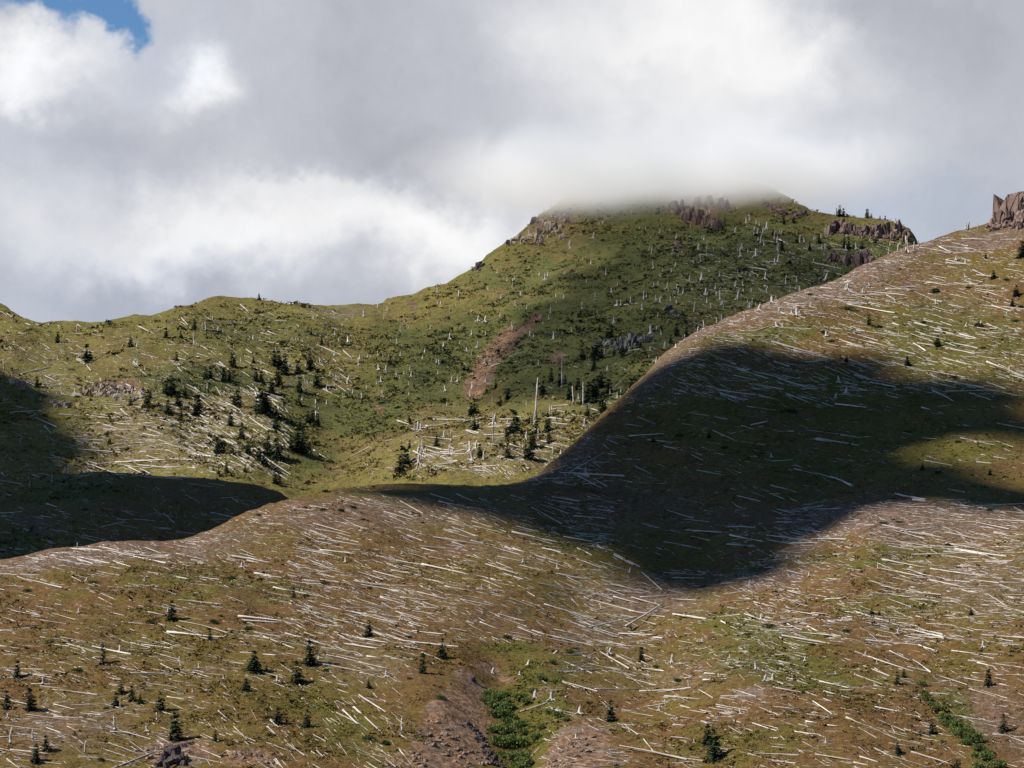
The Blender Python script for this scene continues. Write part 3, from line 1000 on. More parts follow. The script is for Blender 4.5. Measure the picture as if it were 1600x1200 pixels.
ORD = ['first', 'second', 'third', 'fourth', 'fifth', 'sixth', 'seventh', 'eighth', 'ninth', 'tenth', 'eleventh', 'twelfth', 'thirteenth', 'fourteenth',
       'fifteenth', 'sixteenth', 'seventeenth', 'eighteenth', 'nineteenth', 'twentieth', 'twenty-first', 'twenty-second', 'twenty-third', 'twenty-fourth', 'twenty-fifth']


def pick(i, lst):
    return lst[i % len(lst)]


def hill_of(u, v):
    if v >= near.crest(u) - 2:
        return near
    if u < 470 and v >= knoll.crest(u) - 2:
        return knoll
    return far


# where things stand, as one would say it
def place(u, v):
    h = hill_of(u, v)
    if h is knoll:
        return 'on the dark shaded knoll'
    if h is far:
        if v < 352 and u > 1290:
            return 'on the skyline above the far cliff'
        if u > 1130:
            return 'below the far red cliff'
        if v > 615 and u > 600:
            return 'on the left half of the spur' if u < 760 else 'on the right half of the spur'
        if u > 845 and v > 480:
            return 'in the grove beside the grey crag' if v < 575 else 'in the grove above the spur'
        if u > 700 and v > 560:
            return 'at the foot of the red scar'
        if u > 560:
            if v > 490:
                return 'on the green flank left of the scar'
            if u < 740:
                return 'on the green ridge left of the peak'
            if v < 400:
                return 'on the green flank under the cloud'
            return 'on the green flank above the scar'
        if v < 545:
            return 'high on the left ridge'
        if v < 612:
            return 'across the upper left bowl'
        if u < 300:
            return 'below the pink outcrop in the bowl'
        if v < 685:
            return 'in the middle of the left bowl'
        return 'in the bottom of the left bowl'
    if v < 600 and u > 1040:
        if u > 1480:
            return 'high on the right hill by the crag'
        return "on the right hill's sunlit upper shoulder"
    if v < 790 and u > 690 or (v < 880 and 690 < u < 1230 and v < 830 + 60 * (1 - abs(u - 1010) / 330)):
        return "in the right hill's cloud shadow"
    if v < 850 and u < 700:
        return "on the left slope's pale crest"
    if u > 1200 and v < 1000:
        return 'on the sunlit bench at right'
    if u > 880:
        if u > 1300:
            return 'on the slope by the right creek'
        return 'on the rise right of the gully'
    if u > 745 and v > 1000:
        return 'beside the green gully'
    if u > 505:
        return 'on the slope left of the gully'
    if v > 1072:
        return 'in the bottom left corner'
    return 'on the left slope above the corner'


# ------------------------------------------------------------------ conifers: u, v of the foot, height in pixels, shape
FIRS_NEAR = [(268, 975, 27, 'fir'), (328, 1007, 14, 'fir'), (161, 1044, 28, 'ragged'), (27, 1057, 25, 'skirt'), (11, 1101, 25, 'fir'), (48, 1106, 30, 'fir'), (189, 1086, 17, 'fir'),
    (181, 1104, 20, 'fir'), (207, 1097, 21, 'fir'), (219, 1101, 12, 'broad'), (251, 1112, 26, 'fir'), (275, 1157, 38, 'slim'), (459, 937, 15, 'skirt'), (484, 1042, 34, 'slim'),
    (396, 1050, 28, 'broad'), (465, 1066, 29, 'fir'), (384, 1083, 17, 'broad'), (434, 1132, 23, 'fir'), (480, 1133, 24, 'fir'), (336, 1164, 15, 'slim'), (73, 1183, 21, 'fir'),
    (56, 1197, 24, 'slim'), (576, 997, 22, 'fir'), (691, 1035, 25, 'fir'), (660, 1058, 28, 'skirt'), (576, 1075, 12, 'broad'), (955, 1128, 28, 'fir'), (1544, 1066, 23, 'slim'),
    (1402, 1071, 18, 'fir'), (1412, 1056, 11, 'fir'), (1457, 1144, 20, 'fir'), (1569, 1139, 24, 'fir'), (1403, 1174, 16, 'broad'), (1497, 1202, 20, 'slim'), (1116, 1183, 40, 'fir'),
    (1106, 1158, 26, 'slim'), (1045, 1202, 11, 'slim'), (1002, 1033, 21, 'slim'), (1358, 508, 15, 'slim'), (1465, 546, 15, 'fir'), (1540, 406, 8, 'fir'), (1553, 438, 12, 'broad'),
    (1588, 463, 15, 'fir'), (1582, 477, 10, 'broad'), (1323, 567, 9, 'broad'), (1418, 571, 13, 'broad'), (1598, 403, 22, 'broad'), (1553, 345, 18, 'slim'), (1441, 741, 10, 'fir'), (1547, 742, 9, 'broad'), (1362, 950, 9, 'broad'), (1517, 956, 9, 'broad'),
    (1020, 690, 8, 'broad'), (1108, 682, 9, 'broad')]
FIRS_FAR = [(364, 563, 20), (396, 556, 9), (428, 568, 22), (436, 567, 23), (445, 579, 28), (466, 581, 18), (485, 577, 20), (496, 600, 25), (503, 532, 11), (486, 520, 9), (400, 588, 18), (408, 588, 15),
    (435, 596, 26), (424, 604, 22), (468, 607, 22), (467, 625, 13), (372, 631, 24), (366, 627, 15), (410, 648, 44), (416, 649, 25), (422, 647, 16), (431, 650, 16), (308, 642, 30), (360, 668, 19), (481, 660, 15),
    (488, 662, 20), (496, 661, 18), (431, 679, 17), (377, 690, 22), (340, 718, 22), (346, 719, 24), (388, 714, 18), (418, 717, 26), (432, 724, 30), (404, 731, 18), (413, 737, 20), (363, 721, 12),
    (456, 721, 23), (466, 722, 37), (473, 719, 32), (483, 715, 15), (354, 751, 14), (383, 751, 9), (329, 590, 18), (321, 590, 14), (350, 591, 18), (358, 590, 14), (230, 639, 24), (204, 637, 12), (263, 645, 18),
    (282, 656, 18), (259, 612, 18), (266, 613, 20), (279, 630, 24), (289, 613, 15), (271, 609, 20), (235, 619, 12), (137, 565, 26), (90, 538, 15), (259, 522, 14), (204, 543, 14), (304, 516, 14), (276, 562, 13),
    (283, 522, 10), (58, 598, 15), (405, 470, 9), (127, 732, 9), (430, 766, 20), (437, 764, 15), (629, 743, 33), (635, 742, 30), (640, 704, 12), (682, 701, 14), (741, 677, 15), (747, 676, 12), (803, 683, 32), (793, 694, 20), (750, 728, 17), (793, 727, 20),
    (832, 699, 22), (822, 722, 20), (829, 722, 25), (839, 676, 17), (855, 674, 26), (858, 688, 15), (827, 663, 11), (736, 640, 19), (742, 640, 23), (782, 627, 13), (793, 616, 15), (760, 610, 9), (775, 608, 12), (861, 585, 20),
    (848, 614, 18), (874, 594, 19), (891, 622, 24), (640, 652, 11), (933, 543, 20), (926, 548, 18), (940, 560, 22), (928, 561, 16), (928, 574, 18), (910, 558, 18), (960, 553, 12), (973, 555, 16), (1000, 545, 12), (955, 517, 18),
    (949, 518, 14), (937, 515, 10), (938, 590, 22), (952, 595, 20), (903, 592, 17), (883, 585, 14), (925, 620, 35), (918, 621, 28), (932, 613, 28), (942, 636, 28), (918, 648, 14), (986, 598, 22), (992, 596, 20), (1007, 490, 10),
    (1033, 508, 12), (1058, 517, 18), (1071, 500, 10), (1073, 523, 16), (1048, 537, 12), (1312, 346, 15), (1318, 346, 12), (1355, 342, 14), (1361, 342, 8), (1375, 344, 7), (1383, 345, 8), (1280, 378, 12), (1320, 390, 16), (1326, 390, 14),
    (1347, 390, 10), (1225, 355, 10), (1265, 397, 12), (1245, 379, 9), (1222, 395, 14), (1240, 352, 8), (1208, 372, 9), (1368, 384, 9)]
BUSH_SPOTS = [(334, 979, 19), (236, 979, 17), (122, 1052, 21), (167, 1106, 12), (480, 932, 13), (388, 991, 16), (459, 1098, 16), (423, 1122, 12), (156, 1194, 14), (316, 1084, 9), (327, 988, 9), (637, 991, 16), (512, 1051, 13),
    (690, 1098, 16), (792, 1001, 16), (575, 1148, 26), (605, 1152, 20), (508, 910, 12), (1426, 1169, 11), (1026, 1037, 12), (1270, 1005, 13), (1169, 992, 14), (1579, 1019, 10), (1534, 1016, 10), (1212, 922, 12), (1203, 976, 20),
    (1060, 1055, 16), (1324, 984, 16), (1458, 456, 20), (1325, 487, 19), (1266, 459, 11), (1370, 514, 18), (1441, 505, 12), (1286, 526, 11), (1300, 536, 14), (1534, 549, 11), (1533, 509, 20), (1490, 591, 16), (1572, 442, 12), (1595, 479, 12), (1515, 455, 12),
    (1586, 503, 12), (1340, 570, 10), (1495, 545, 12), (1480, 845, 13), (1380, 820, 12), (1405, 816, 12), (1548, 800, 14), (1495, 692, 14), (1465, 746, 14), (1420, 673, 16), (1062, 680, 16), (1130, 700, 18), (1235, 640, 20),
    (404, 799, 11), (505, 795, 12), (531, 800, 13), (551, 795, 12), (508, 766, 14), (568, 816, 11), (660, 815, 10), (448, 1088, 9), (345, 972, 9), (1385, 1062, 9), (1290, 992, 12), (900, 1022, 12), (1155, 1110, 9), (1435, 1146, 11), (668, 1010, 12), (147, 916, 14),
    (43, 922, 13), (360, 908, 15), (408, 907, 14), (1100, 920, 10), (640, 1066, 10)]
WILLOW_SPOTS = [(762, 1096, 24), (775, 1102, 26), (768, 1112, 24), (786, 1118, 28), (800, 1130, 26), (778, 1130, 26), (812, 1100, 24), (824, 1106, 18), (770, 1146, 24), (790, 1150, 30), (782, 1168, 28), (806, 1170, 28), (822, 1168, 22),
    (800, 1188, 28), (818, 1188, 24), (806, 1206, 32), (836, 1160, 20), (846, 1146, 14), (858, 1116, 14), (874, 1126, 18), (884, 1134, 14), (846, 1066, 18), (870, 1068, 14), (832, 1088, 14), (862, 1040, 14), (890, 1028, 14), (835, 1212, 26), (785, 1095, 16),
    (1452, 1096, 20), (1466, 1110, 24), (1478, 1120, 22), (1488, 1132, 22), (1500, 1136, 26), (1512, 1142, 20), (1500, 1152, 24), (1520, 1160, 24), (1532, 1174, 22), (1540, 1186, 24), (1556, 1196, 26), (1440, 1066, 14), (1445, 1080, 12), (1422, 1092, 9), (1530, 1196, 18), (758, 1104, 16), (790, 1108, 18), (798, 1116, 18), (810, 1142, 22), (772, 1160, 16), (796, 1164, 22), (818, 1154, 18), (788, 1182, 20), (812, 1196, 22), (826, 1200, 22), (792, 1138, 20), (1458, 1102, 14), (1474, 1128, 14), (1494, 1144, 16), (1510, 1166, 16), (1526, 1182, 18), (1546, 1178, 14)]
SNAG_SPOTS = [(837, 658, 66), (835, 668, 22), (771, 697, 47), (658, 732, 34), (705, 691, 20), (701, 725, 18), (896, 627, 28), (911, 633, 38), (878, 594, 50), (841, 687, 19), (864, 713, 28), (494, 644, 28), (303, 534, 18),
    (1509, 356, 14), (1513, 355, 14), (1491, 361, 9), (1528, 351, 9), (1308, 346, 15), (1416, 396, 26), (1420, 397, 22), (1428, 391, 13), (1436, 384, 11), (861, 324, 15), (850, 333, 8), (179, 1148, 23), (245, 1133, 13), (16, 1173, 26),
    (51, 1164, 15), (133, 1184, 20), (74, 1095, 8), (188, 1109, 13), (121, 860, 12), (81, 756, 13), (100, 741, 12), (106, 741, 12), (46, 762, 10), (628, 1137, 22), (950, 1031, 14), (738, 655, 9), (736, 718, 10), (640, 718, 9), (1040, 1100, 12), (1076, 1068, 12), (1216, 400, 16), (1210, 378, 14), (1290, 372, 16),
    (1178, 372, 14), (1188, 383, 16), (1250, 380, 14), (1095, 405, 12), (1105, 384, 16), (1018, 390, 14), (930, 466, 14), (910, 478, 12), (1125, 460, 16), (1085, 478, 14), (322, 520, 14), (290, 566, 10), (6, 566, 18), (120, 530, 16), (497, 640, 12), (893, 515, 9), (1000, 540, 9), (1403, 392, 12), (1388, 398, 10), (1345, 402, 10), (1062, 556, 9), (1070, 540, 10), (1090, 522, 8), (1100, 515, 12), (1120, 508, 10)]


def px2m(y):
    return y / F


def put_tree(u, v, hp, shape, i, far_tree):
    h = hill_of(u, v)
    p = h.P(u, max(v, float(h.crest(u)) + 0.5))
    H = hp * px2m(p.y) * 1.14
    t = obj('conifer', None)
    t.location = p - Vector((0, 0, .03 * H))
    t.rotation_euler = (random.uniform(-.04, .04), random.uniform(-.04, .04), random.uniform(0, 6.28))
    w = random.uniform(.88, 1.15)
    t.scale = (H * w, H * w, H)
    obj('crown', pick(i * 7 + 3, CROWNS[shape]), parent=t)
    obj('trunk', pick(i, TRUNKS), parent=t)
    t['_uv'] = (u, v, H)
    return t


trees = []
for i, (u, v, hp, s) in enumerate(FIRS_NEAR):
    trees.append((u, v, put_tree(u, v, hp, s, i, False), s))
for i, (u, v, hp) in enumerate(FIRS_FAR):
    s = 'slim' if i % 3 else 'fir'
    trees.append((u, v, put_tree(u, v, hp, s, i, True), s))

WORD = {'fir': 'dark green fir', 'slim': 'slim dark green fir', 'skirt': 'wide-skirted dark fir', 'broad': 'bushy broad dark fir', 'ragged': 'ragged thin fir'}


def label_row(items, noun, cat, group):
    """things counted from the left within their place"""
    by = {}
    for it in items:
        by.setdefault(place(it[0], it[1]), []).append(it)
    for pl, its in by.items():
        its.sort(key=lambda q: q[0])
        for k, it in enumerate(its):
            what = noun(it)
            o = it[2]
            if len(its) == 1:
                o['label'] = f'{what}, the only one {pl}'
            else:
                o['label'] = f'{what}, {ORD[k] if k < len(ORD) else "last"} from the left {pl}'
            o['category'] = cat
            o['group'] = f'{group} {pl}'


label_row(trees, lambda it: WORD[it[3]], 'tree', 'firs')
for _, _, t, _ in trees:
    del t['_uv']

bushes = []
for i, (u, v, wp) in enumerate(BUSH_SPOTS):
    h = hill_of(u, v)
    p = h.P(u, v)
    W = wp * px2m(p.y) * 1.15
    b = obj('bush', None)
    b.location = p - Vector((0, 0, .04 * W))
    b.rotation_euler = (0, 0, random.uniform(0, 6.28))
    b.scale = (W, W, W * random.uniform(.75, 1.1))
    obj('leaves', pick(i, BUSHES), parent=b)
    obj('stems', pick(i, STEMS), parent=b)
    bushes.append((u, v, b))
label_row(bushes, lambda it: 'low dark green bush', 'bush', 'low bushes')
will = []
for i, (u, v, wp) in enumerate(WILLOW_SPOTS):
    p = near.P(u, v)
    W = wp * px2m(p.y) * 1.25
    b = obj('willow_shrub', None)
    b.location = p - Vector((0, 0, .05 * W))
    b.rotation_euler = (0, 0, random.uniform(0, 6.28))
    b.scale = (W, W, W * random.uniform(.9, 1.2))
    obj('leaves', pick(i, WILLOWS), parent=b)
    obj('stems', pick(i, STEMS), parent=b)
    will.append((u, v, b))
for side, lst in (('filling the green gully', [w for w in will if w[0] < 1000]), ('along the right hand creek', [w for w in will if w[0] > 1000])):
    lst.sort(key=lambda q: (q[1], q[0]))
    for k, w in enumerate(lst):
        w[2]['label'] = f'bright green willow shrub {side}, {ORD[k] + " from the top" if k < len(lst) / 2 else ORD[len(lst) - 1 - k] + " from the bottom"}'
        w[2]['category'] = 'shrub'
        w[2]['group'] = 'willow shrubs ' + side

snags = []
for i, (u, v, hp) in enumerate(SNAG_SPOTS):
    h = hill_of(u, v)
    p = h.P(u, max(v, float(h.crest(u)) + .5))
    H = hp * px2m(p.y) * 1.04
    th = max(.9, min(3.2, .36 / (.030 * H) * (p.y / 700) ** .3)) * random.uniform(.8, 1.1)
    o = obj('dead_snag', pick(i, SNAGS))
    o.location = p
    o.rotation_euler = (random.uniform(-.05, .05), random.uniform(-.06, .06), random.uniform(0, 6.28))
    o.scale = (H * th, H * th, H)
    snags.append((u, v, o))
label_row(snags, lambda it: 'standing dead white trunk', 'snag', 'standing dead trunks')

# ------------------------------------------------------------------ rocks and crags
def crag(name, label, cat, mat, pieces, group=None):
    """pieces: u, v of the foot, width px, height px"""
    u0, v0 = np.mean([p[0] for p in pieces]), max(p[1] for p in pieces)
    hl = hill_of(pieces[0][0], pieces[0][1])
    base = hl.P(u0, v0)
    e = obj(name, None, label=label, cat=cat, group=group)
    e.location = base
    rd = random.Random(len(pieces) * 31 + int(u0))
    foot = [(u + rd.uniform(-w, w), v + rd.uniform(0, .35) * hp + 1, w * rd.uniform(.3, .6), w * rd.uniform(.3, .6)) for (u, v, w, hp) in pieces if hp > 7]
    for i, (u, v, w, hp) in enumerate(pieces + foot):
        p = hl.P(u, max(v, float(hl.crest(u)) + .5))
        k = px2m(p.y)
        key = (i * 5 + len(pieces)) % len(BLOCKS)
        me = ROCKS_BY[(mat, key)]
        o = obj('rock', me, parent=e)
        o.location = p - base + Vector((0, w * k * (.15 if hp > 10 else .3), -(.36 if hp > 10 else .45) * hp * k))
        o.rotation_euler = (random.uniform(-.22, .06) * (1 if hp < 20 else .4), random.uniform(-.2, .2) * (1 if hp < 20 else .35), random.uniform(0, 6.28))
        o.scale = (w * k * 1.35, w * k * 1.35, hp * k * 1.3)
    return e


ROCKS_BY = {}
for mname, mm in (('red', M_ROCK_RED), ('pale', M_ROCK_PALE), ('tan', M_ROCK_TAN), ('dark', M_ROCK_DARK), ('grey', M_ROCK_GREY)):
    for k, b in enumerate(BLOCKS):
        c = b.copy()
        c.materials.append(mm)
        ROCKS_BY[(mname, k)] = c


def run(u0, v0, u1, v1, n, w, h, jv=2.0, rows=1, dv=7.0, seed=0):
    rd = random.Random(seed)
    out = []
    for r in range(rows):
        for k in range(n):
            t = (k + rd.uniform(-.3, .3) + .5) / n
            out.append((u0 + (u1 - u0) * t, v0 + (v1 - v0) * t + r * dv + rd.uniform(-jv, jv), w * rd.uniform(.7, 1.4), h * rd.uniform(.6, 1.25)))
    return out


crag('cliff', 'long red-brown cliff under the skyline trees', 'cliff', 'red', run(1294, 364, 1420, 373, 22, 8, 22, 2, 1, 0, 1) + run(1330, 368, 1422, 377, 14, 7, 13, 2, 1, 0, 2))
crag('cliff', 'short red cliff with dark cracks below the long one', 'cliff', 'red', run(1294, 411, 1364, 416, 12, 8, 16, 2, 1, 0, 3) + run(1340, 405, 1362, 410, 5, 8, 18, 2, 1, 0, 33))
crag('cliff', 'red-brown cliff just under the summit cloud', 'cliff', 'red', run(1050, 332, 1128, 354, 17, 9, 22, 3, 1, 0, 4) + run(1085, 322, 1140, 330, 8, 8, 14, 3, 1, 0, 5))
crag('cliff', 'low dark cliff on the far right mountain ridge', 'cliff', 'red', run(1192, 322, 1262, 342, 12, 8, 9, 2, 1, 0, 6))
crag('rock_outcrop', 'pale rocks on the left shoulder under the cloud', 'rock', 'pale', run(840, 352, 888, 340, 11, 8, 10, 5, 2, 12, 7) + run(838, 372, 850, 380, 3, 8, 12, 4, 1, 0, 71) + [(880, 372, 11, 13)])
crag('rock_outcrop', 'pale crags stepping down the left skyline of the mountain', 'rock', 'pale', run(792, 381, 830, 370, 10, 8, 9, 3, 1, 0, 8))
crag('rock_outcrop', 'dark knob of rock standing out on the left mountain skyline', 'rock', 'dark', [(833, 349, 8, 13), (838, 346, 7, 9)])
crag('rock_outcrop', 'small dark tooth of rock lowest on the mountain skyline', 'rock', 'dark', [(748, 413, 9, 11), (743, 417, 8, 8), (754, 410, 8, 7)])
crag('rock_outcrop', 'pinkish weathered outcrop on the left wall of the bowl', 'rock', 'pale', run(130, 606, 226, 612, 20, 7, 8, 7, 2, 8, 9))
crag('rock_outcrop', 'small tan outcrop beside the cloud shadow in the left bowl', 'rock', 'pale', run(80, 632, 108, 640, 5, 9, 10, 4, 1, 0, 10) + run(20, 604, 42, 606, 4, 10, 14, 3, 1, 0, 11))
crag('rock_outcrop', 'grey crag among the firs below the mountain flank', 'rock', 'grey', run(968, 536, 1018, 530, 9, 10, 17, 3, 1, 0, 12) + run(930, 536, 966, 532, 6, 8, 9, 3, 1, 0, 13))
crag('rock_outcrop', 'small grey outcrop high on the green flank', 'rock', 'grey', run(1040, 476, 1062, 482, 5, 7, 9, 3, 1, 0, 14))
crag('rock_outcrop', 'tiny red outcrop in the middle of the green flank', 'rock', 'red', run(1050, 376, 1066, 378, 3, 7, 9, 2, 1, 0, 15))
crag('crag', 'ragged red crag on the top right skyline', 'crag', 'red', [(1566, 342, 16, 50), (1575, 341, 18, 46), (1585, 340, 19, 48), (1595, 339, 18, 50), (1605, 338, 20, 50), (1616, 336, 20, 48), (1568, 345, 13, 26), (1580, 345, 15, 24), (1594, 345, 16, 24), (1606, 344, 18, 22), (1558, 345, 9, 22), (1575, 347, 14, 14), (1630, 335, 20, 36), (1650, 330, 20, 30), (1550, 349, 10, 13), (1556, 352, 12, 10), (1543, 352, 8, 7), (1566, 352, 14, 10), (1588, 353, 16, 11)])
crag('boulder', 'dark jagged boulder at the bottom edge near the left corner', 'boulder', 'dark', [(262, 1190, 14, 24), (272, 1193, 15, 26), (254, 1194, 12, 17), (280, 1196, 13, 17), (266, 1200, 18, 15), (288, 1202, 10, 10), (248, 1203, 10, 10)])
crag('rock_outcrop', 'tan rocks round the dark boulder at the bottom edge', 'rock', 'tan', run(225, 1178, 300, 1172, 9, 8, 6, 5, 2, 14, 16) + run(340, 1185, 420, 1195, 9, 8, 5, 6, 1, 0, 17))
crag('rock_outcrop', 'steep tan and purple rock face left of the green gully', 'rock', 'tan', run(665, 1115, 770, 1190, 13, 8, 5, 9, 3, 15, 18) + run(640, 1155, 690, 1215, 9, 8, 5, 9, 2, 12, 19))
crag('rock_outcrop', 'dark purple rib along the edge of the gully rock face', 'rock', 'dark', run(728, 1128, 792, 1204, 20, 7, 7, 4, 2, 6, 20))
crag('rock_outcrop', 'crumbling tan bank right of the green gully', 'rock', 'tan', run(858, 1190, 930, 1150, 9, 8, 4, 8, 2, 16, 21))
crag('boulder', 'dark upright rock above the gully head', 'boulder', 'dark', [(738, 1072, 6, 11), (741, 1073, 5, 8)])


# ------------------------------------------------------------------ fallen logs: both ends as seen
LOG_TRACE = """42 908 97 922|152 897 187 907|169 863 259 878|275 861 316 867|362 860 420 872|397 888 500 905|412 894 444 900|427 918 500 934|231 960 262 964|0 986 53 980|250 991 403 1011|372 971 456 980|378 977 437 981|203 1002 270 1016|0 1009 31 1016|144 1014 205 1029|2 1046 69 1052|52 1056 92 1059|48 1067 86 1071|203 1059 275 1056|94 1080 153 1087|84 1099 118 1108|125 1113 159 1119|84 1120 131 1128|56 1137 100 1135|72 1145 96 1155|52 1164 98 1163|0 1160 50 1156|170 1169 218 1187|172 1152 220 1150|16 1181 75 1188|341 1118 359 1128|417 1141 430 1151|422 1128 436 1141|261 1089 300 1097|375 1025 431 1033|412 1006 461 1021|464 959 497 963|278 943 345 952|272 910 295 915|231 901 255 907
500 853 556 866|611 853 634 862|659 880 733 898|611 890 659 902|584 912 642 919|564 911 625 926|500 900 539 911|594 935 636 945|625 934 670 940|500 945 562 959|644 956 677 962|722 902 748 908|786 902 819 914|766 908 834 927|695 918 744 928|789 855 878 883|847 858 877 867|934 866 1000 891|902 864 925 880|812 886 916 912|719 945 775 956|778 963 822 975|816 943 850 954|850 947 941 973|891 977 917 986|917 986 1000 965|959 936 1000 945|964 928 1010 931|703 981 731 988|639 972 666 980|644 983 697 993|750 975 778 987|831 988 875 1003|519 1005 589 1019|547 998 606 1010|631 1002 716 1020|561 1039 608 1048|573 1028 623 1039|631 1037 680 1046|659 1029 694 1040|562 1055 588 1057|500 1064 544 1073|523 1077 573 1091|553 1102 597 1139|536 1106 559 1128|561 1086 603 1108|510 1029 545 1032|886 1046 928 1048|909 1052 955 1050|811 1120 856 1103|930 1080 1000 1068|841 1044 870 1026|884 1097 909 1080|916 1011 947 1009|969 1016 1010 1013|977 1138 997 1150|827 1189 842 1173|966 989 1020 991
1004 902 1034 927|1000 937 1056 935|1049 940 1088 942|1036 959 1120 969|1127 968 1152 978|1163 958 1194 962|1230 970 1253 984|1262 976 1277 985|1336 947 1414 972|1371 886 1442 896|1379 871 1448 884|1454 886 1523 898|1356 920 1386 916|1414 920 1471 928|1516 923 1600 932|1540 927 1574 941|1394 926 1422 929|1484 850 1581 867|1540 871 1600 878|1420 976 1474 991|1289 929 1322 928|1178 940 1204 941|1435 1002 1461 1010|1487 1011 1525 1014|1426 1021 1454 1045|1527 1032 1557 1036|1454 1079 1486 1081|1281 1059 1382 1090|1287 1081 1332 1094|1259 1082 1300 1100|1270 1099 1300 1122|1259 1131 1309 1141|1322 1128 1401 1153|1240 1142 1283 1149|1146 1149 1216 1151|1052 1131 1135 1141|1176 1128 1214 1142|1176 1176 1249 1180|1204 1185 1244 1192|1274 1178 1330 1186|1343 1182 1428 1200|1334 1191 1379 1198|1424 1173 1491 1192|1101 1045 1135 1055|1099 1055 1135 1060|1000 1074 1071 1073|1039 1085 1094 1089|1064 1101 1112 1107|1092 1076 1114 1088|1000 991 1036 1000|1006 1156 1024 1176|1000 1042 1037 1042|1502 854 1544 861|1390 1011 1424 1024|1349 1039 1390 1057|1341 1144 1371 1154|1412 1079 1437 1088
1152 577 1220 593|1162 577 1230 588|1209 559 1233 569|1255 564 1290 567|1123 611 1150 617|1012 687 1052 692|983 682 1037 673|900 730 932 736|967 748 988 752|1152 775 1188 782|1205 758 1245 768|1072 833 1128 837|1128 838 1205 853|935 867 990 889|850 858 877 868|800 825 872 847|800 858 877 883|807 816 843 829|855 782 895 787|1040 798 1083 810|1158 666 1178 671|1272 686 1300 691|1173 665 1200 657|1135 827 1180 831
1277 686 1342 697|1313 681 1347 686|1285 626 1303 634|1305 629 1353 638|1292 742 1337 762|1360 597 1400 608|1440 640 1473 647|1338 520 1392 527|1395 509 1445 527|1307 532 1341 545|1467 546 1523 557|1468 513 1587 550|1542 568 1600 587|1427 541 1447 552|1515 617 1548 631|1457 613 1490 633|1542 598 1572 607|1398 776 1445 788|1407 830 1468 823|1478 843 1530 852|1263 843 1327 845|1480 770 1507 775|1525 722 1550 728
1230 451 1253 455|1397 495 1437 503|1385 457 1398 467|1468 386 1487 394|1470 385 1520 388|1503 367 1550 373|1447 439 1485 450|1333 455 1383 457|1397 457 1472 470|1323 477 1398 490|1520 425 1543 434|1507 442 1528 450|1478 412 1520 418|1263 496 1298 497|1217 485 1243 485|1383 447 1438 452|1290 467 1340 468|1550 478 1580 488|1542 505 1567 518|1210 560 1233 568|369 810 405 806
308 550 350 565|343 559 362 572|400 530 440 538|397 567 432 580|465 560 480 569|353 621 377 641|373 638 404 647|316 635 333 651|344 630 371 649|320 655 338 666|337 667 369 681|322 671 340 680|333 684 369 700|354 695 383 705|406 682 435 692|390 656 419 683|409 669 423 681|440 661 460 678|441 692 454 703|300 716 334 725|300 724 329 731|300 743 340 749|340 731 365 748|376 732 392 747|397 601 404 621|490 706 510 719|400 653 429 667|184 664 244 668|223 685 278 696|161 692 195 693|210 707 304 708|180 717 259 720|259 749 307 751|210 506 240 521|34 570 79 569|296 495 375 501|375 476 390 486|283 495 294 506|189 643 204 658|135 651 180 656|75 577 107 583
646 713 665 726|674 714 697 732|660 714 682 729|681 704 709 706|682 711 707 725|688 715 714 716|714 719 748 715|740 698 751 705|756 684 789 684|797 701 820 702|787 727 827 738|778 739 799 750|754 746 771 755|722 749 756 750|739 738 750 744|831 705 855 716|870 681 898 686|862 663 892 664|782 656 806 654|694 695 709 702|859 635 898 634|840 694 870 696|681 740 712 738|604 740 619 739|1174 430 1197 441|1218 378 1232 386|960 470 998 468"""

# scattered logs: place (u0 u1 v0 v1), number, tilt, spread, mean length in metres
LOG_ZONES = [(-60, 650, 850, 1060, 300, 11, 5, 4.6), (0, 520, 795, 885, 110, 9, 6, 5), (450, 960, 775, 1010, 430, 15, 5, 4.8), (880, 1250, 895, 1060, 220, 4, 12, 4.6), (850, 1640, 1000, 1210, 260, 11, 10, 4.8),
    (1150, 1640, 830, 1000, 420, 7, 6, 5), (1220, 1640, 788, 850, 170, 4, 6, 5), (700, 1640, 560, 880, 260, 10, 9, 5.5), (1060, 1640, 380, 620, 800, 12, 6, 5.6), (0, 330, 1050, 1210, 110, 7, 11, 4.6), (320, 640, 1050, 1210, 70, 30, 12, 4),
    (300, 450, 600, 752, 230, 33, 9, 9.5), (120, 320, 610, 752, 240, 8, 10, 10), (0, 560, 480, 610, 460, 20, 22, 7), (630, 930, 640, 757, 270, 8, 18, 11), (1130, 1420, 372, 480, 60, 22, 40, 8), (920, 1060, 520, 640, 60, 18, 28, 8),
    (740, 1000, 530, 640, 30, 5, 30, 8), (-20, 430, 745, 870, 90, 18, 20, 6), (0, 140, 510, 750, 90, 8, 22, 8), (560, 660, 690, 757, 24, 10, 40, 6)]


def crest_logs(n, u0, u1, depth, tilt, spread, length):
    out = []
    for _ in range(n):
        u = random.uniform(u0, u1)
        v = float(near.crest(u)) + 3 + random.random() ** 1.6 * depth
        out.append((u, v, random.gauss(tilt, spread), max(2.5, random.gauss(length, length * .4))))
    return out


def blocked(u, v):
    if 748 < u < 850 and v > 1085:
        return True
    if 650 < u < 760 and v > 1110:
        return True
    if 1440 < u < 1560 and v > 1085 and abs((u - 1450) - (v - 1085) * .95) < 22:
        return True
    return False


class LogSpec:
    __slots__ = ('u', 'v', 'a', 'b', 'L', 'hill', 'dark', 'uv')


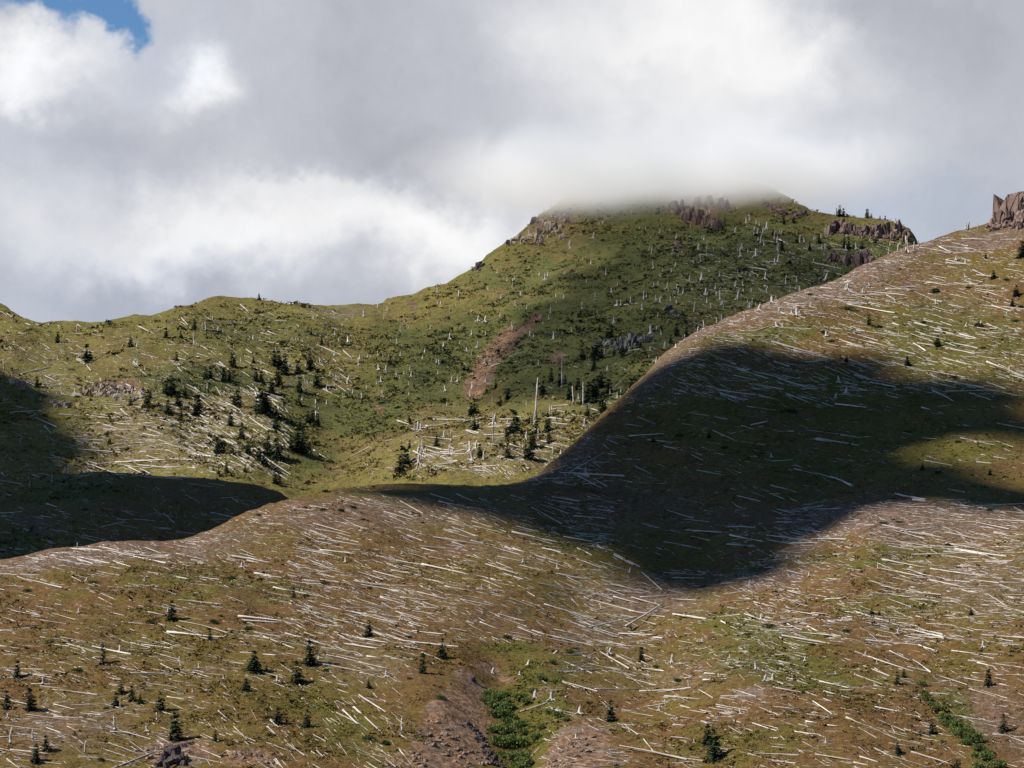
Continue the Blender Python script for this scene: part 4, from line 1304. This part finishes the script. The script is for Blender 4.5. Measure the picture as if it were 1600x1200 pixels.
def make_spec(u0, v0, u1, v1):
    um, vm = (u0 + u1) / 2, (v0 + v1) / 2
    h = hill_of(um, vm)
    c0, c1 = float(h.crest(u0)), float(h.crest(u1))
    a = h.P(u0, max(v0, c0 + 1.0))
    b = h.P(u1, max(v1, c1 + 1.0))
    d = b - a
    s = LogSpec()
    s.L = d.length
    lim = 20 if h is near else 26
    if s.L > lim or s.L < .5:          # keep real trunk lengths: turn it to lie more across the view
        mid = (a + b) / 2
        d = d * (min(max(s.L, 3), lim) / s.L)
        a, b = mid - d / 2, mid + d / 2
        s.L = d.length
    s.u, s.v, s.a, s.b, s.hill = um, vm, a, b, h
    s.uv = math.hypot(u1 - u0, v1 - v0)
    return s


specs = [make_spec(*map(float, t.split())) for row in LOG_TRACE.split('\n') for t in row.split('|')]
n_trace = len(specs)
cand = []
for (u0, u1, v0, v1, n, tilt, spread, ln) in LOG_ZONES:
    for _ in range(n):
        cand.append((random.uniform(u0, u1), random.uniform(v0, v1), random.gauss(tilt, spread), max(2.0, random.gammavariate(3.2, ln / 3.2)), v0))
for c in crest_logs(170, 1050, 1500, 60, 0, 9, 7) + crest_logs(50, 0, 420, 26, 6, 6, 6) + crest_logs(40, 1480, 1640, 40, 8, 10, 8):
    cand.append(c + (None,))
extra = []
for (u, v, tilt, L, z0) in cand:
    h = hill_of(u, v)
    if v < float(h.crest(u)) + 3 or blocked(u, v) or u < -60 or u > 1660 or v > 1225:
        continue
    if z0 is not None and z0 > 780 and h is not near and u > 430:
        continue
    yy = float(h.Y(np.array([u]), np.array([v]))[0])
    pl = min(L, 26) * F / yy * .9
    c, s = math.cos(R(tilt)) * pl / 2, math.sin(R(tilt)) * pl / 2
    sp_ = make_spec(u - c, v - s, u + c, v + s)
    if sp_.L > 1.25 * L:
        mid, half = (sp_.a + sp_.b) / 2, (sp_.b - sp_.a) * (.625 * L / sp_.L)
        sp_.a, sp_.b, sp_.L = mid - half, mid + half, 1.25 * L
    if abs(sp_.b.y - sp_.a.y) < (2.2 if h is near else 4) * abs(sp_.b.x - sp_.a.x) + 1:
        extra.append(sp_)
extra.sort(key=lambda s: -s.L / s.a.y)
n_ind = 300 - n_trace if n_trace < 300 else 0
single = (specs + extra[:max(0, n_ind)])[:300]
rest = (specs + extra[:max(0, n_ind)])[300:] + extra[max(0, n_ind):]


def log_frame(s, rad):
    """seat the trunk on the ground between its ends"""
    ts = np.linspace(0, 1, 5)
    a, b = s.a, s.b
    lift = rad * .75
    d = (b - a).normalized()
    q = d.to_track_quat('X', 'Z')
    return (a + b) / 2 + Vector((0, 0, lift)), q


by_place = {}
for i, s in enumerate(single):
    traced = i < n_trace
    rad = (.095 + .0075 * min(s.L, 22)) * random.uniform(.75, 1.25) * (s.a.y / 700) ** .45
    loc, q = log_frame(s, rad)
    if random.random() < .35:
        q = q @ Quaternion((0, 0, 1), math.pi)
    q = q @ Quaternion((1, 0, 0), random.uniform(0, 6.28))
    rooted = s.hill is near and i % 9 == 4
    me = pick(i * 5 + 1, LOGS)
    if rooted:
        e = obj('fallen_log', None)
        t = obj('trunk', me, parent=e)
        t.scale = (s.L, rad / .025, rad / .025)
        rt = obj('root_plate', pick(i, ROOTS), parent=e)
        rt.location = (-s.L / 2, 0, rad * .3)
        rt.scale = (rad * 2.2,) * 3
    else:
        e = obj('fallen_log', me)
        e.scale = (s.L, rad / .025, rad / .025)
    e.location = loc
    e.rotation_mode = 'QUATERNION'
    e.rotation_quaternion = q
    e['category'] = 'log'
    by_place.setdefault(place(s.u, s.v), []).append((s, e, rooted))


def sub_places(its):
    """where in its place a thing lies: upper or lower, left or right"""
    us, vs = np.array([q[0] for q in its]), np.array([q[1] for q in its])
    ua, ub = np.quantile(us, [.33, .67])
    va, vb = np.quantile(vs, [.33, .67])
    out = []
    for a, b in zip(us, vs):
        r = 'high' if b < va else 'low' if b > vb else 'midway'
        c = 'left' if a < ua else 'right' if a > ub else 'centre'
        out.append(f'{r} {c}')
    return out


for pl, its in by_place.items():
    its.sort(key=lambda q: -q[0].uv)
    sp = sub_places([(q[0].u, q[0].v) for q in its])
    for k, (s, e, rooted) in enumerate(its):
        e['group'] = 'fallen logs ' + pl
        if k == 0:
            e['label'] = f'longest of the bleached logs {pl}'
        elif k < 8:
            e['label'] = f'{ORD[k]} longest of the bleached logs {pl}'
        else:
            tl = s.b.z - s.a.z
            lie = 'level' if abs(tl) < .06 * s.L else 'slanting' if abs(tl) < .16 * s.L else 'steep'
            wood = 'rooted log' if rooted else 'log' if s.uv > 40 else 'short log'
            e['label'] = f'{lie} bleached {wood} {pl}, {sp[k]}'


# the other logs, and the litter of broken branches between them, past counting
def pack(protos, mats, name, label, mat=None):
    cos, fcs, n0 = [], [], 0
    for (pv, pf), M in zip(protos, mats):
        cos.append(pv @ M[:3, :3].T + M[:3, 3])
        fcs.append(pf + n0)
        n0 += len(pv)
    me = np_mesh(name, np.concatenate(cos), np.concatenate(fcs), False)
    return obj(name, me, mat or M_WOOD, kind='stuff', label=label)


def simple_log(i, sides=5, segs=2):
    rd = random.Random(2000 + i)
    vs, fs = [], []
    for k in range(segs + 1):
        t = k / segs
        for j in range(sides):
            a = 6.283 * j / sides
            r = (1 - .5 * t) * rd.uniform(.85, 1.15)
            vs.append((t - .5, math.cos(a) * r, math.sin(a) * r + .0))
    for k in range(segs):
        for j in range(sides):
            fs.append((k * sides + j, k * sides + (j + 1) % sides, (k + 1) * sides + (j + 1) % sides, (k + 1) * sides + j))
    return np.array(vs), np.array(fs)


SIMPLE = [simple_log(i) for i in range(5)]
pr, mt = [], []
for i, s in enumerate(rest):
    rad = (.05 + .0075 * min(s.L, 22)) * random.uniform(.5, 1.35) * (s.a.y / 700) ** .5
    loc, q = log_frame(s, rad)
    if random.random() < .4:
        q = q @ Quaternion((0, 0, 1), math.pi)
    M = np.array(Matrix.LocRotScale(loc, q, Vector((s.L, rad, rad))))
    pr.append(SIMPLE[i % 5])
    mt.append(M)
pack(pr, mt, 'smaller_fallen_logs', 'countless smaller bleached logs strewn over all the slopes')

pr, mt = [], []
lit = []
for (u0, u1, v0, v1, n, tilt, spread, ln) in LOG_ZONES:
    n = n * 4
    lit.append(np.stack([rng.uniform(u0, u1, n), rng.uniform(v0, v1, n), rng.normal(tilt, spread * 1.6, n), rng.gamma(2.2, .75, n) + .4], -1))
cu = rng.uniform(1040, 1640, 800)
lit.append(np.stack([cu, near.crest(cu) + 3 + rng.random(800) ** 1.5 * 70, rng.normal(2, 14, 800), rng.gamma(2.2, .9, 800) + .5], -1))
cu = rng.uniform(-40, 620, 350)
lit.append(np.stack([cu, near.crest(cu) + 3 + rng.random(350) ** 1.5 * 36, rng.normal(6, 12, 350), rng.gamma(2.2, .7, 350) + .4], -1))
lit = np.concatenate(lit)
for hl in (near, far, knoll):
    u, v = lit[:, 0], lit[:, 1]
    on_near = v > near.crest(u) + 2
    on_kn = (~on_near) & (u < 470) & (v > knoll.crest(u) + 2)
    sel = on_near if hl is near else on_kn if hl is knoll else (~on_near & ~on_kn & (v > far.crest(u) + 2))
    q = lit[sel]
    Y0 = hl.Y(q[:, 0], q[:, 1])
    big = np.where(Y0 > 1150, 1.7, 1.0)
    pl = q[:, 3] * big * F / Y0 * .9
    c, s = np.cos(np.radians(q[:, 2])) * pl / 2, np.sin(np.radians(q[:, 2])) * pl / 2
    ax, ay, az = hl.at(q[:, 0] - c, np.maximum(q[:, 1] - s, hl.crest(q[:, 0] - c) + 1))
    bx, by, bz = hl.at(q[:, 0] + c, np.maximum(q[:, 1] + s, hl.crest(q[:, 0] + c) + 1))
    A, B = np.stack([ax, ay, az], -1), np.stack([bx, by, bz], -1)
    D = B - A
    L = np.linalg.norm(D, axis=1)
    ok = (L < 12) & (L > .2)
    A, B, D, L, big = A[ok], B[ok], D[ok], L[ok], big[ok]
    ex = D / L[:, None]
    ey = np.cross(np.array([0, 0, 1.0]), ex)
    ey /= np.linalg.norm(ey, axis=1)[:, None]
    ez = np.cross(ex, ey)
    rad = rng.uniform(.025, .085, len(L)) * big
    for i in range(len(L)):
        M = np.eye(4)
        M[:3, 0], M[:3, 1], M[:3, 2] = ex[i] * L[i], ey[i] * rad[i], ez[i] * rad[i]
        M[:3, 3] = (A[i] + B[i]) / 2 + np.array([0, 0, rad[i] * .5])
        pr.append(SIMPLE[i % 5])
        mt.append(M)
pack(pr, mt, 'wood_litter', 'litter of broken bleached branches between the logs', M_LITTER)

# ------------------------------------------------------------------ broken stumps
ST_ZONES = [(520, 760, 445, 620, 46, 3.3), (740, 1060, 330, 560, 62, 3.4), (1000, 1250, 330, 520, 44, 4.0), (1150, 1410, 380, 450, 26, 4.0), (60, 520, 490, 640, 18, 3.0), (640, 920, 640, 750, 26, 4.2),
    (1060, 1600, 380, 620, 26, 2.0), (0, 900, 860, 1100, 20, 1.3), (900, 1600, 860, 1190, 26, 1.4), (0, 320, 1080, 1195, 6, 1.5)]
STUMP_TRACE = [(770, 1056, 11, 1), (812, 1056, 7, 1), (825, 1040, 9, 1), (836, 1098, 14, 1), (862, 1100, 16, 1), (632, 949, 6, 1), (765, 921, 8, 1), (280, 1034, 8, 1), (311, 1044, 8, 1), (952, 1030, 12, 1), (1055, 994, 7, 1), (1265, 898, 8, 1), (1098, 994, 6, 1), (1140, 1022, 6, 1),
    (1050, 1030, 14, 1), (1258, 1027, 8, 1), (1352, 1020, 8, 1), (1370, 1033, 9, 1), (1374, 1098, 6, 1), (1030, 1105, 10, 1), (1157, 1112, 8, 1), (1290, 1162, 9, 1), (905, 1120, 14, 1), (900, 1155, 9, 1), (1205, 713, 7, 1), (230, 1146, 10, 1), (225, 915, 6, 1), (362, 921, 6, 1), (12, 1120, 9, 1),
    (1494, 408, 9, 1), (1508, 412, 8, 1), (1559, 473, 6, 1)]
stumps = []
for (u, v, hp, _) in STUMP_TRACE:
    stumps.append((u, v, hp * F ** -1))
for (u0, u1, v0, v1, n, hm) in ST_ZONES:
    for _ in range(n):
        u, v = random.uniform(u0, u1), random.uniform(v0, v1)
        h = hill_of(u, v)
        if v < float(h.crest(u)) + 4 or blocked(u, v) or len(stumps) >= 300:
            continue
        stumps.append((u, v, -hm * random.uniform(.5, 1.35)))
for u in list(np.arange(1062, 1440, 13.0)) + list(np.arange(20, 420, 36.0)):
    if len(stumps) < 298:
        uu = u + random.uniform(-5, 5)
        stumps.append((uu, float(near.crest(uu)) + random.uniform(1, 9), -random.uniform(1.0, 2.6)))
sby = {}
for i, (u, v, hh) in enumerate(stumps):
    h = hill_of(u, v)
    p = h.P(u, v)
    H = hh * p.y if hh > 0 else -hh * (.5 if h is near and -hh > 2.2 else 1)
    o = obj('stump', pick(i * 3 + 1, STUMPS))
    o.location = p
    o.rotation_euler = (random.uniform(-.12, .12), random.uniform(-.12, .12), random.uniform(0, 6.28))
    w = H * random.uniform(.7, 1.1) if h is near else H * random.uniform(.42, .75)
    o.scale = (w, w, H)
    o['category'] = 'stump'
    sby.setdefault(place(u, v), []).append((H / p.y, o, u, v))
for pl, its in sby.items():
    its.sort(key=lambda q: -q[0])
    sp = sub_places([q[2:] for q in its])
    for k, (hh, o, _, _) in enumerate(its):
        o['group'] = 'broken stumps ' + pl
        o['label'] = (f'tallest of the bleached stumps {pl}' if k == 0 else f'{ORD[k]} tallest of the bleached stumps {pl}' if k < 6
                      else f'{"upright" if abs(o.rotation_euler[1]) < .06 else "leaning"} {"squat" if o.scale[0] > .62 * o.scale[2] else "thin"} bleached stump {pl}, {sp[k]}')

# the smallest stumps of the mountain flank, beyond the ones told apart
ST_SIMPLE = []
for i in range(5):
    v_, f_ = simple_log(50 + i, 5, 2)
    ST_SIMPLE.append((np.stack([v_[:, 1] * (1.3 - v_[:, 0]), v_[:, 2] * (1.3 - v_[:, 0]), v_[:, 0] + .45], -1), f_))
pr, mt = [], []
for (u0, u1, v0, v1, n, hm) in ((520, 1080, 345, 640, 170, 2.1), (1000, 1410, 320, 480, 130, 2.4), (60, 560, 490, 640, 60, 2.0)):
    for _ in range(n):
        u, v = random.uniform(u0, u1), random.uniform(v0, v1)
        if hill_of(u, v) is far and v > float(far.crest(u)) + 4:
            H = hm * random.uniform(.5, 1.5)
            r_ = H * random.uniform(.07, .15)
            pr.append(ST_SIMPLE[len(pr) % 5])
            mt.append(np.array(Matrix.LocRotScale(far.P(u, v), Quaternion((0, 0, 1), random.uniform(0, 6.28)) @ Quaternion((1, 0, 0), random.uniform(-.15, .15)), Vector((r_, r_, H)))))
pack(pr, mt, 'smaller_stumps', 'countless tiny bleached stumps dotting the mountain')

# ------------------------------------------------------------------ ground cover
def cover(name, hl, n, u0, u1, v0, v1, size, flat, pal, green_zones, soil_zones, label, ntri=7, thr=.35):
    u, v = rng.uniform(u0, u1, n), rng.uniform(v0, v1, n)
    vc = hl.crest(u)
    ok = v > vc + 1
    if hl is far:
        ok &= (v < near.crest(u) + 6)
        ok &= ~((u < 470) & (v > knoll.crest(u) + 8))
    u, v = u[ok], v[ok]
    x, y, z = hl.at(u, v)
    g = spots(u, v, green_zones)
    s = spots(u, v, soil_zones)
    patch = fbm(x, y, 16 * size, 3, 55, .6)
    keep = rng.random(len(u)) < np.clip(thr + .55 * g - .55 * s + 1.3 * patch, 0.02, 1)
    x, y, z, g, patch = x[keep], y[keep], z[keep], g[keep], patch[keep]
    m = len(x)
    S = size * rng.gamma(3, .33, m)
    pick_c = np.clip((g * .75 + rng.normal(0, .24, m) + .7 * patch), 0, .999) * len(pal)
    cols = np.array(pal)[pick_c.astype(int)] * rng.uniform(.7, 1.3, m)[:, None]
    c = np.repeat(np.stack([x, y, z], -1), ntri, 0)
    Sr = np.repeat(S, ntri)
    k = len(c)
    off = rng.normal(0, 1, (k, 3)) * np.array([.42, .34, 0.0])
    r2 = np.minimum((off ** 2).sum(1), 1.2)
    off[:, 2] = flat * (1 - r2 * .7) * rng.uniform(.2, 1, k)
    ctr = c + off * Sr[:, None]
    tri = rng.normal(0, 1, (k, 3, 3)) * np.array([.26, .26, .26 * max(flat, .5)])
    P = ctr[:, None, :] + tri * Sr[:, None, None]
    P[:, 0, 2] = c[:, 2] - .05
    co = P.reshape(-1, 3)
    me = np_mesh(name, co, np.arange(k * 3).reshape(-1, 3), False)
    at = me.attributes.new('tint', 'FLOAT_COLOR', 'POINT')
    cc = np.ones((k * 3, 4), np.float32)
    cc[:, :3] = np.repeat(np.repeat(cols, ntri, 0), 3, 0)
    at.data.foreach_set('color', cc.ravel())
    obj(name, me, M_COVER, kind='stuff', label=label)


M_COVER, _nt, _b = principled('ground_cover_leaves', .9)
_nt.put(_b.inputs['Base Color'], _nt.n('ShaderNodeAttribute', attribute_name='tint').outputs['Color'])
PAL_NEAR = [(0.110, 0.060, 0.024), (0.100, 0.056, 0.020), (0.108, 0.070, 0.018), (0.100, 0.078, 0.013), (0.078, 0.076, 0.012), (0.058, 0.066, 0.012)]
PAL_FAR = [(0.140, 0.100, 0.036), (0.132, 0.106, 0.030), (0.114, 0.098, 0.025), (0.084, 0.080, 0.022), (0.038, 0.048, 0.018), (0.022, 0.032, 0.014)]
cover('low_herbs', near, 230000, -60, 1660, 400, 1225, .48, .38, PAL_NEAR, NEAR_GREEN, NEAR_SOIL + NEAR_EARTH, 'low rusty and olive herbs covering the near slopes', 6, .24)
cover('heath', far, 95000, -60, 1480, 290, 780, 1.5, .45, PAL_FAR, FAR_GREEN, FAR_SOIL + FAR_EARTH, 'olive and dark green heath covering the mountain', 7, .30)
cover('knoll_herbs', knoll, 6000, -60, 480, 730, 900, .9, .5, PAL_FAR, KNOLL_GREEN, KNOLL_SOIL, 'dark herbs covering the shaded knoll', 6, .4)


# things that still share a description are told apart by their order across the view
same = {}
for o in sc.objects:
    if o.parent is None and o.get('category') in ('log', 'stump'):
        same.setdefault(o['label'], []).append(o)
for lb, os_ in same.items():
    if len(os_) > 1:
        os_.sort(key=lambda q: q.location.x / q.location.y)
        for k, o in enumerate(os_):
            o['label'] = lb + (', leftmost' if k == 0 else ', rightmost' if k == len(os_) - 1 else f', {ORD[k]} across')
